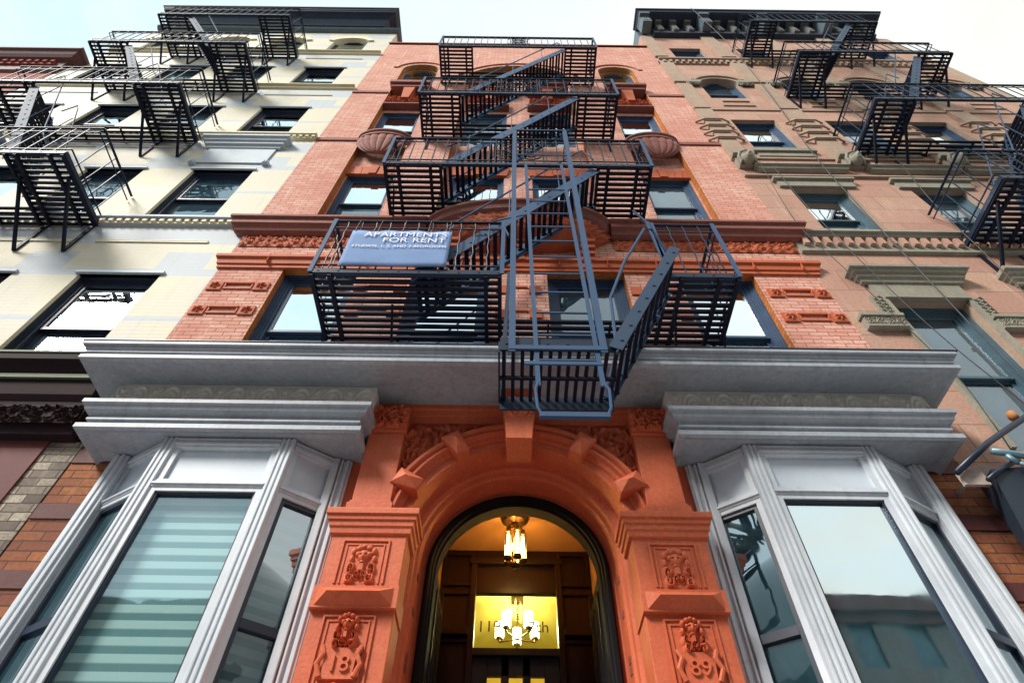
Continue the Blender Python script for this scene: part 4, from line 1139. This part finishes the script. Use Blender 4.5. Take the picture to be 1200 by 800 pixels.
for a, b in Lc:
    cx = (a + b) / 2; h = MB(); n = 18; w_ = (b - a) / 2
    Rr = (w_ * w_ + .32 ** 2) / .64
    for i in range(n):
        t0 = math.asin(w_ / Rr); ta = -t0 + 2 * t0 * i / n; tb = -t0 + 2 * t0 * (i + 1) / n; c0 = 21.52 - Rr
        h.prism_xz([(cx + Rr * math.sin(ta), c0 + Rr * math.cos(ta)), (cx + Rr * math.sin(tb), c0 + Rr * math.cos(tb)), (cx + (Rr + .18) * math.sin(tb), c0 + (Rr + .18) * math.cos(tb)), (cx + (Rr + .18) * math.sin(ta), c0 + (Rr + .18) * math.cos(ta))], -.05, 0)
    h.build('arch_moulding', M['cream_trim'], CB)
h = MB(); h.molding([(-11.2 + .55, 0), (-11.2 + .55, 0), (-3.8 - .62, 0), (-3.8 - .62, .0)][1:3], [(0, 23.5), (0, 23.5), (0, 23.5)]) if False else None
h = MB(); pth = [(-10.7, 0), (-10.7, -.02), (-4.38, -.02), (-4.38, 0)]
h.molding(pth, [(0, 23.3), (.56, 23.28), (.58, 23.26), (.58, 23.16), (.55, 23.14), (.53, 23.08), (.50, 23.05), (.50, 22.98), (.40, 22.93), (.30, 22.86), (.22, 22.7), (.16, 22.6), (0, 22.58)])
h.build('roof_cornice', M['cornice_dark'], CB)
h = MB(); h.molding([(-11.3, 0), (-3.83, 0), (-3.83, .3)], [(0, 22.62), (.14, 22.6), (.16, 22.5), (.12, 22.45), (.05, 22.4), (0, 22.4)]); h.box(-11.4, -3.83, 0.001, 1, 22.41, 23.3)
h.build('cornice_base', M['cornice_blue'], CB)
# dark ledge and shopfront level
h = MB(); h.molding([(-11.4, 0), (-3.9, 0)], [(0, 6.05), (.30, 6.02), (.34, 5.98), (.34, 5.90), (.30, 5.88), (.24, 5.8), (.22, 5.72), (.2, 5.56), (.16, 5.5), (.14, 5.3), (.12, 5.22), (.10, 5.16), (0, 5.15)])
h.relief(-6.4, -3.92, 5.24, 5.46, -.16, scroll(9, .05, .4), 170, 16)
h.build('ledge', M['black_ledge'], CB)
h = MB(); h.box(-11.4, -3.91, -.352, -.30, 5.985, 6.01); h.box(-11.4, -3.91, -.252, -.20, 5.735, 5.785); h.build('ledge_trim', M['green_trim'], CB)
h = MB(); h.box(-11.4, -4.12, -.02, .2, 0, 5.16); h.build('shopfront_panel', M['darkred'], CB)
h = MB(); h.box(-4.12, -3.82, -.0, .25, 0, 5.16); h.build('whitewashed_pilaster', M['brick_whitewash'], CB)

def side_escape(x0, x1, zl, hole, yo, sx, label):
    F = thing('fire_escape', label, 'fire escape', ((x0 + x1) / 2, 0, zl[0]), 'iron fire escapes bolted to the facades')
    for i, z in enumerate(zl):
        a, b = x0, x1
        platform(F, a, b, yo, z, hole)
        railing(F, [(a, -.02), (a, yo), (b, yo), (b, -.02)], z, .95, pitch=.2, posts=False)
        for x in (a + .05, hole[0] - .1, hole[1] + .1, b - .05):
            h = MB(); h.bar((x, -.015, z - .02), (x, -.015, z - .75), .05, .02, up=(0, 1, 0)); h.bar((x, -.02, z - .74), (x, yo * .72, z - .06), .035, .035); h.build('bracket', M['iron'], F)
        if i:
            xt, xb = (hole[0], hole[1]) if sx > 0 else (hole[1], hole[0])
            stair(F, xt, xb, yo + .08, yo + .62, z, zl[i - 1], n=14, side='iron_sky_dim')
    # stair down from the lowest landing
    xt, xb = (hole[0], hole[1]) if sx > 0 else (hole[1], hole[0])
    return F
FL = side_escape(-9.35, -5.95, [9.25, 12.62, 15.85, 19.05], (-8.5, -6.75), -1.05, 1, 'dark iron fire escape climbing the cream building left of the brick one')
# extra lower flight and landing under the lowest visible balcony
FR = side_escape(6.15, 9.5, [8.95, 12.4, 15.95, 19.45], (6.85, 8.75), -1.0, -1, 'dark iron fire escape climbing the pink stone building on the right')

# ------------------------------------------------------------------ pink stone building on the right
SB = thing('apartment_building', 'pink and grey sandstone apartment building with carved heads and bracketed dark cornice', 'building', (7.65, 0, 0), 'tenement buildings of the block')
Rc = [(4.42, 5.34), (6.38, 7.26), (8.04, 8.92), (9.96, 10.88)]
Rr_ = [(5.2, 7.56), (9.2, 10.86), (12.55, 14.36), (15.9, 17.42), (19.35, 20.9)]
ops = [(a, b, z0, z1, .30 if k == 3 else 0) for k, (z0, z1) in enumerate(Rr_) for a, b in Rc]
w = MB(); wall(w, 3.802, 11.5, 4.95, 22.4, 0, ops)
for x in (3.802, 11.5): w.quad((x, 0, 5.0), (x, 12, 5.0), (x, 12, 22.4), (x, 0, 22.4))
w.quad((3.802, 12, 0), (11.5, 12, 0), (11.5, 12, 22.4), (3.802, 12, 22.4)); w.quad((3.802, 0, 22.4), (11.5, 0, 22.4), (11.5, 12, 22.4), (3.802, 12, 22.4))
w.build('facade', M['stone_pink'], SB)
for op_ in ops: w = MB(); reveals(w, [op_], 0, .36); w.build('window_reveal', M['stone_tan'], SB)
for z in (4.95, 9.0, 12.3, 15.6, 19.1):
    s = MB(); s.box(3.9, 11.4, .45, 11.9, z - .2, z); s.build('floor_slab', M['room'], SB)
s = MB(); s.box(3.9, 11.4, 3.5, 3.6, 5, 22); s.build('partition', M['room'], SB)
for k, (z0, z1) in enumerate(Rr_):
    for i, (a, b) in enumerate(Rc):
        window(SB, a, b, z0, z1, .13, M['wteal'] if k < 2 else M['wframe'], shade=[.5, 0, .4, .2][(i + 2 * k) % 4] if k else (.0), jamb=.08 if k < 2 else .04)
for (a, b) in Rc:
    cx = (a + b) / 2
    # first row: hood on consoles, carved caps
    h = MB(); h.molding([(cx - .58, 0), (cx - .58, -.01), (cx + .58, -.01), (cx + .58, 0)], [(0, 8.20), (.15, 8.18), (.17, 8.15), (.17, 8.10), (.14, 8.09), (.13, 8.05), (.10, 8.04), (.09, 7.99), (.06, 7.97), (.05, 7.92), (0, 7.91)])
    h.box(cx - .56, cx + .56, -.035, 0, 7.62, 7.91); h.box(a - .05, b + .05, -.07, 0, 7.57, 7.63)
    h.build('window_hood', M['stone_grey'], SB)
    for s_ in (-1, 1):
        h = MB(); xx = cx + s_ * .60
        h.prism_xz([(xx - .07, 7.18), (xx + .07, 7.18), (xx + .07, 7.62), (xx - .07, 7.62)], -.04, 0)
        for q in range(5): h.tube([(xx - .05, -.05, 7.25 + q * .075), (xx, -.075, 7.28 + q * .075), (xx + .05, -.05, 7.25 + q * .075)], .014, 5)
        h.box(xx - s_ * .07, xx - s_ * .12, -.05, 0, 5.2, 7.6)
        h.build('console', M['stone_grey'], SB)
        h = MB(); xa = cx + s_ * .53; xb = cx + s_ * .98
        lo, hi = min(xa, xb), max(xa, xb)
        h.box(lo, hi, -.07, 0, 7.0, 7.18); h.box(lo - .02, hi + .02, -.1, 0, 7.15, 7.2); h.box(lo, hi, -.08, 0, 6.97, 7.0)
        h.relief(lo, hi, 7.01, 7.14, -.072, scroll(4, .035, 1.2), 56, 12)
        h.build('carved_cap', M['stone_grey'], SB)
    # second row: lintel bars and hood
    h = MB(); h.molding([(cx - .7, 0), (cx - .7, -.01), (cx + .7, -.01), (cx + .7, 0)], [(0, 11.68), (.11, 11.67), (.12, 11.62), (.08, 11.6), (.07, 11.54), (.03, 11.52), (0, 11.5)])
    h.box(cx - .62, cx + .62, -.045, 0, 10.88, 11.1); h.molding([(cx - .62, 0), (cx - .62, -.04), (cx + .62, -.04), (cx + .62, 0)], [(0, 11.17), (.05, 11.16), (.05, 11.1), (0, 11.09)])
    h.build('window_hood', M['stone_grey'], SB)
    # third row sill slab
    h = MB(); h.box(a - .12, b + .12, -.07, 0, 12.42, 12.55); h.box(a - .06, b + .06, -.03, 0, 12.25, 12.42); h.build('window_sill', M['stone_grey'], SB)
    h = MB(); h.box(cx - .35, cx + .35, -.03, 0, 15.28, 15.33); h.box(cx - .35, cx + .35, -.03, 0, 15.6, 15.65); h.box(cx - .35, cx - .31, -.03, 0, 15.33, 15.6); h.box(cx + .31, cx + .35, -.03, 0, 15.33, 15.6)
    h.build('panel_moulding', M['stone_tan'], SB)
    h = MB(); w_ = (b - a) / 2; Rr2 = (w_ * w_ + .3 ** 2) / .6; n = 16; c0 = 17.42 - Rr2
    for i in range(n):
        t0 = math.asin(w_ / Rr2); ta = -t0 + 2 * t0 * i / n; tb = -t0 + 2 * t0 * (i + 1) / n
        for (r0, r1, yy) in ((0, .1, -.05), (.1, .2, -.09)):
            h.prism_xz([(cx + (Rr2 + r0) * math.sin(ta), c0 + (Rr2 + r0) * math.cos(ta)), (cx + (Rr2 + r0) * math.sin(tb), c0 + (Rr2 + r0) * math.cos(tb)), (cx + (Rr2 + r1) * math.sin(tb), c0 + (Rr2 + r1) * math.cos(tb)), (cx + (Rr2 + r1) * math.sin(ta), c0 + (Rr2 + r1) * math.cos(ta))], yy, 0)
    h.build('arch_moulding', M['stone_tan'], SB)
    for s_ in (-1, 1):
        h = MB(); xx = cx + s_ * .62; h.box(xx - .17, xx + .17, -.09, 0, 16.95, 17.12); h.relief(xx - .16, xx + .16, 16.8, 16.95, -.05, leafmass(.06, xx, .5), 20, 10); h.build('carved_cap', M['stone_grey'], SB)
# pilasters with stepped chevron courses and carved heads
pil = [3.98, 5.86, 7.65, 9.44, 11.32]
for x in pil:
    hw = .2 if x not in (3.98, 11.32) else .17
    h = MB()
    for (z0, z1) in ((12.0, 14.9), (15.0, 16.9), (17.1, 19.2), (19.7, 22.3)): h.box(x - hw, x + hw, -.06, 0, z0, z1)
    for q in range(4):
        z = 13.0 + q * .36
        h.molding([(x - hw - .15, 0), (x - hw - .15, -.02), (x - hw, -.08), (x + hw, -.08), (x + hw + .15, -.02), (x + hw + .15, 0)], [(0, z + .08), (.03, z + .075), (.03, z + .02), (0, z)])
    h.build('pilaster', M['stone_tan'], SB)
    # head
    h = MB(); cz = 11.83; nu, nv = 20, 16; vs = []; fs = []
    for j in range(nv + 1):
        ph = -math.pi / 2 + math.pi * j / nv
        for i in range(nu):
            th = 2 * math.pi * i / nu
            X = .12 * math.cos(ph) * math.sin(th); Y = -.13 * math.cos(ph) * math.cos(th); Z = .17 * math.sin(ph)
            if math.cos(th) > .6:
                if abs(X) < .03 and -.05 < Z < .05: Y -= .035
                if .03 < abs(X) < .075 and .02 < Z < .06: Y += .025
                if abs(X) < .05 and -.1 < Z < -.06: Y -= .012
            vs.append((x + X, -.12 + Y, cz + Z))
    for j in range(nv):
        for i in range(nu): fs.append((j * nu + i, j * nu + (i + 1) % nu, (j + 1) * nu + (i + 1) % nu, (j + 1) * nu + i))
    h.add(vs, fs)
    for s_ in (-1, 1):
        h.tube([(x, -.2, cz + .17), (x + s_ * .1, -.18, cz + .13), (x + s_ * .14, -.14, cz + .02), (x + s_ * .12, -.12, cz - .1), (x + s_ * .15, -.1, cz - .16)], [.03, .035, .035, .03, .015], 7)
    h.box(x - .19, x + .19, -.16, 0, cz + .2, cz + .3); h.box(x - .15, x + .15, -.08, 0, cz - .16, cz + .2)
    h.build('carved_head', M['stone_grey'], SB, smooth=False)
h = MB(); h.molding([(3.81, 0), (11.5, 0)], [(0, 9.22), (.12, 9.21), (.13, 9.14), (.09, 9.12), (.08, 9.08), (.03, 9.07), (.03, 8.78), (.05, 8.77), (.05, 8.72), (.02, 8.70), (0, 8.70)])
h.build('string_course', M['stone_grey'], SB)
h = MB(); t = 3.9
while t < 11.5: h.box(t, t + .07, -.085, -.03, 8.88, 9.04); t += .15
h.build('dentils', M['stone_pink'], SB)
h = MB(); h.box(3.81, 11.49, -.05, 0, 11.3, 11.34); h.box(3.81, 11.49, -.035, 0, 12.1, 12.16); h.box(3.81, 11.49, -.03, 0, 14.95, 15.05); h.build('belt_course', M['stone_tan'], SB)
h = MB(); h.molding([(3.81, 0), (11.5, 0)], [(0, 19.3), (.12, 19.29), (.12, 19.2), (.04, 19.18), (.04, 18.95), (0, 18.94)])
t = 3.9
while t < 11.5: h.box(t, t + .08, -.09, -.04, 18.98, 19.14); t += .17
h.build('upper_dentil_course', M['stone_tan'], SB)
h = MB(); pth = [(3.76 + .62, .0), (3.76 + .62, -.02), (11.62 - .62, -.02), (11.62 - .62, 0)]
h.molding(pth, [(0, 23.55), (.60, 23.53), (.62, 23.5), (.62, 23.40), (.58, 23.38), (.56, 23.28), (.50, 23.25), (.1, 23.2), (.1, 22.5), (.12, 22.45), (.16, 22.4), (.14, 22.3), (0, 22.28)])
h.build('roof_cornice', M['cornice_dark'], SB)
k = 0; t = 4.0
while t < 11.4:
    big = k % 4 == 0; wd = .14 if big else .085
    h = MB(); dp = .58 if big else .36
    h.prism_xz([(t - wd, 22.42), (t + wd, 22.42), (t + wd * 1.1, 23.24), (t - wd * 1.1, 23.24)], -dp + .12, -.1)
    h.box(t - wd * 1.15, t + wd * 1.15, -dp, -.12, 23.05, 23.24)
    for q in (-.5, 0, .5): h.box(t + wd * q - .012, t + wd * q + .012, -dp + .10, -dp + .12, 22.5, 23.0)
    h.build('cornice_bracket', M['bracket'] if not big else M['cornice_blue'], SB)
    t += .47; k += 1
h = MB(); h.box(3.83, 11.4, 0.002, .8, 22.41, 23.5); h.build('parapet', M['cornice_blue'], SB)
h = MB(); h.box(3.802, 11.5, .0, .3, 0, 4.94); h.build('base_brickwork', M['brick_ground'], SB)
for z in (4.50, 3.92, 3.34): h = MB(); h.box(3.802, 11.5, -.012, .0, z - .14, z); h.build('brown_belt', M['brown'], SB)
h = MB(); vs = [(3.82, 4.80), (4.0, 4.76), (4.1, 4.84), (4.16, 4.95), (3.98, 5.02), (3.83, 4.98)]; h.prism_xz(vs, -.02, 0); h.build('plaster_patch', M['plaster_patch'], SB)

# ------------------------------------------------------------------ far red building on the left
FB = thing('apartment_building', 'low dark red brick building with bracketed purple cornice, furthest along the row', 'building', (-15.5, 0, 0), 'tenement buildings of the block')
ops = [(-19 + i * 1.8, -18.1 + i * 1.8, 5 + 3.4 * k, 6.8 + 3.4 * k, 0) for i in range(4) for k in range(4)]
w = MB(); wall(w, -19.4, -11.45, 0, 18.0, -.01, ops)
w.quad((-11.45, -.01, 0), (-11.45, 12, 0), (-11.45, 12, 18), (-11.45, -.01, 18)); w.quad((-19.4, -.01, 18), (-11.45, -.01, 18), (-11.45, 12, 18), (-19.4, 12, 18))
w.build('facade', M['brick_far'], FB)
for a, b, z0, z1, _ in ops: window(FB, a, b, z0, z1, .1, M['wdark'], shade=.3)
s = MB(); s.box(-19.3, -11.5, .5, .6, 0, 18); s.build('partition', M['room'], FB)
h = MB(); pth = [(-19.4, 0), (-11.5 - .0, 0), (-11.5, .3)]
h.molding(pth, [(0, 18.3), (.38, 18.28), (.40, 18.2), (.40, 18.12), (.34, 18.06), (.30, 17.96), (.24, 17.86), (.14, 17.8), (.10, 17.6), (.08, 17.3), (0, 17.2)])
h.build('roof_cornice', M['brown'], FB)
h = MB(); t = -19.3
while t < -11.6: h.box(t, t + .08, -.2, -.12, 17.66, 17.78); t += .2
h.box(-19.3, -11.6, -.15, -.0, 17.6, 17.72)
h.build('cornice_dentils', M['brick_far'], FB)

# ------------------------------------------------------------------ houses across the street (seen as reflections)
for i, (xa, xb, ht, mt, lb) in enumerate([(-26, -12, 15, 'brick_opposite', 'brown brick rowhouse across the street, lowest of the three'), (-12, 2, 17.5, 'brick_far', 'dark red rowhouse across the street, in the middle'), (2, 22, 15.5, 'brick_opposite', 'long brown brick rowhouse across the street with wide front')]):
    OB = thing('rowhouse', lb, 'building', ((xa + xb) / 2, -22, 0), 'houses across the street')
    h = MB(); ops = []
    x = xa + 1
    while x < xb - 1.5:
        for kz in range(4): ops.append((x, x + 1.1, 2 + 3.7 * kz, 4 + 3.7 * kz, 0))
        x += 2.3
    wall(h, xa, xb, 0, ht, -22, ops); h.box(xa, xb, -30, -22.3, 0, ht - .02); h.box(xa, xb, -22.3, -22, ht - .3, ht)
    h.build('facade', M[mt], OB)
    for (a, b, c, d, _) in ops: g = MB(); g.box(a, b, -22.2, -22.15, c, d); g.build('window', M['wteal'], OB)
    c = MB(); c.box(xa, xb, -22, -21.5, ht - .2, ht + .5); c.box(xa + .1, xb - .1, -21.99, -21.8, ht - .6, ht - .2); c.build('roof_cornice', M['brown'], OB)

# ------------------------------------------------------------------ awning, pot lamp and cables on the right
A = thing('retractable_awning', 'folded dark blue awning with pale metal arm on the brick beside the right bay window', 'awning', (4.15, -.4, 4.3))
h = MB(); vs = [(3.62, -.42, 4.62), (4.9, -.42, 4.75), (4.9, -.42, 3.2), (3.40, -.42, 3.55), (3.80, -.05, 4.75), (5.0, -.05, 4.9), (5.0, -.05, 3.2), (3.82, -.05, 3.5)]
h.add(vs, [(0, 1, 2, 3), (4, 7, 6, 5), (0, 4, 5, 1), (1, 5, 6, 2), (2, 6, 7, 3), (3, 7, 4, 0)]); h.build('canvas', M['awning'], A)
h = MB(); h.tube([(3.36, -.40, 4.60), (3.80, -.40, 4.92), (4.35, -.40, 5.25), (4.8, -.4, 5.5)], .026, 9); h.tube([(3.52, -.44, 4.50), (3.7, -.43, 4.62), (3.9, -.42, 4.72)], .02, 8)
h.build('roller_tube', M['wdark'], A, smooth=True)
h = MB(); h.tube([(3.70, -.46, 4.77), (3.86, -.47, 4.73), (3.98, -.47, 4.70)], .027, 10); h.tube([(3.78, -.47, 4.72), (3.82, -.47, 4.64)], .02, 8); h.tube([(3.82, -.47, 4.64), (4.05, -.48, 4.55)], .016, 7); h.tube([(3.98, -.47, 4.70), (4.1, -.5, 4.55)], .016, 7)
h.build('folding_arm', M['steel_blue'], A, smooth=True)
h = MB(); h.box(3.40, 3.6, -.36, -.33, 4.52, 4.66); h.tube([(3.5, -.34, 4.6), (3.62, -.02, 4.72)], .02, 6); h.build('mounting_plate', M['plaster_patch'], A)
h = MB(); h.tube([(3.98, -.42, 4.72), (3.9, -.45, 4.4), (3.75, -.46, 4.15), (3.72, -.46, 3.8), (3.8, -.46, 3.4)], .012, 6); h.build('power_cord', M['cable'], A)
P = MB(); P.lathe((4.24, -.36, 5.22), [(0, .0), (.03, .0), (.042, .04), (.03, .09), (0, .09)], 14); tag(P.build('wall_lamp', M['orange_pot'], None, smooth=True), 'small orange lamp perched on the awning tube by the right edge', 'lamp')

def cable(pts, r, label):
    # gentle catmull smoothing
    P_ = [Vector(p) for p in pts]; out = []
    for i in range(len(P_) - 1):
        p0 = P_[max(i - 1, 0)]; p1 = P_[i]; p2 = P_[i + 1]; p3 = P_[min(i + 2, len(P_) - 1)]
        for k in range(8):
            t = k / 8; out.append(.5 * ((2 * p1) + (-p0 + p2) * t + (2 * p0 - 5 * p1 + 4 * p2 - p3) * t * t + (-p0 + 3 * p1 - 3 * p2 + p3) * t ** 3))
    out.append(P_[-1]); h = MB(); h.tube(out, r, 6)
    return tag(h.build('cable', M['cable']), label, 'cable', 'cables hanging down the stone facade')
cable([(5.55, -.66, 23.56), (5.9, -.3, 20.2), (5.7, -.12, 15.93), (5.23, -.14, 12.18), (5.06, -.16, 10.05), (4.94, -.2, 8.28), (4.95, -.12, 6.0)], .008, 'thick black cable dropping from the stone roof cornice past its windows')
cable([(4.12, -.16, 11.61), (3.92, -.16, 9.35), (4.02, -.2, 7.96), (4.25, -.18, 6.17), (4.2, -.2, 5.4), (4.11, -.2, 4.76)], .005, 'thin cable nearest the brick party line, slack beside the lowest stone window')
cable([(4.28, -.16, 11.42), (4.26, -.18, 9.36), (4.41, -.2, 6.9), (4.65, -.2, 5.57), (4.75, -.2, 4.9)], .005, 'thin cable crossing the lowest stone window in front of its glass')
cable([(6.73, -.14, 12.45), (6.24, -.16, 10.09), (6.07, -.16, 8.53), (5.96, -.16, 7.51), (5.9, -.1, 6.2)], .006, 'sagging cable running down between the second window column and fire escape')

# ------------------------------------------------------------------ camera
f_px, th, roll = 710., R(52.4), R(.73)
cam = bpy.data.cameras.new('camera'); cam.sensor_width = 36; cam.lens = f_px / 1200 * 36; cam.clip_end = 1500; cam.clip_start = .05
co = bpy.data.objects.new('camera', cam); COL.objects.link(co)
fw = Vector((0, math.cos(th), math.sin(th))); up = Vector((0, -math.sin(th), math.cos(th))); rt = Vector((1, 0, 0))
r2 = rt * math.cos(roll) + up * math.sin(roll); u2 = up * math.cos(roll) - rt * math.sin(roll)
mt = Matrix((r2, u2, -fw)).transposed().to_4x4(); mt.translation = Vector((-.07, -4.0, 1.5)); co.matrix_world = mt
scene.camera = co

# ------------------------------------------------------------------ light
SUN_EL, SUN_AZ = 43, 228   # degrees; azimuth measured from +Y clockwise: a veiled sun behind the viewer, very soft
wld = bpy.data.worlds.new('World'); scene.world = wld; wld.use_nodes = True
nt = wld.node_tree; nt.nodes.clear()
out = nt.nodes.new('ShaderNodeOutputWorld'); bg = nt.nodes.new('ShaderNodeBackground')
sky = nt.nodes.new('ShaderNodeTexSky'); sky.sky_type = 'NISHITA'; sky.sun_disc = False
sky.sun_elevation = R(SUN_EL); sky.sun_rotation = R(SUN_AZ); sky.air_density = 1.0; sky.dust_density = 2.0
tc = nt.nodes.new('ShaderNodeTexCoord')
nz = noise(nt, scaled(nt, tc.outputs['Generated'], (1, 1, 1.6)), 1.6, 5, .55, .4)
cf = ramp(nt, nz, .12, .55, (.8,) * 3, (1,) * 3)
sx = N(nt, 'ShaderNodeSeparateXYZ'); nt.links.new(tc.outputs['Generated'], sx.inputs[0])
side = ramp(nt, sx.outputs[0], .0, .35); n_ = N(nt, 'ShaderNodeMapRange'); n_.inputs['From Min'].default_value = -.5; n_.inputs['From Max'].default_value = .45
nt.links.new(sx.outputs[0], n_.inputs['Value'])
cloud = mixc(nt, n_.outputs[0], (5.6, 7.5, 8.1), (8.3, 8.0, 7.2))
wisp = ramp(nt, noise(nt, scaled(nt, tc.outputs['Generated'], (1, 1, 3)), 3.2, 6, .6, .8), .4, .75)
cloud = mixc(nt, wisp, cloud, (7.6, 8.2, 8.4))
c = mixc(nt, cf, sky.outputs[0], cloud)
nt.links.new(c, bg.inputs[0]); bg.inputs[1].default_value = .1
nt.links.new(bg.outputs[0], out.inputs[0])
sl = bpy.data.lights.new('sun', 'SUN'); sl.energy = 3.8; sl.angle = R(16); sl.color = (1, .94, .86)
so = bpy.data.objects.new('sun', sl); COL.objects.link(so)
az = R(SUN_AZ); el = R(SUN_EL)
dirv = Vector((math.sin(az) * math.cos(el), math.cos(az) * math.cos(el), math.sin(el)))
so.rotation_euler = dirv.to_track_quat('Z', 'Y').to_euler(); so.location = dirv * 30

vs_ = scene.view_settings; vs_.view_transform = 'Standard'; vs_.look = 'None'; vs_.gamma = 1; vs_.exposure = .46; vs_.use_curve_mapping = False
scene.cycles.max_bounces = 8; scene.cycles.transparent_max_bounces = 16; scene.cycles.use_denoising = True
scene.cycles.sample_clamp_indirect = 6
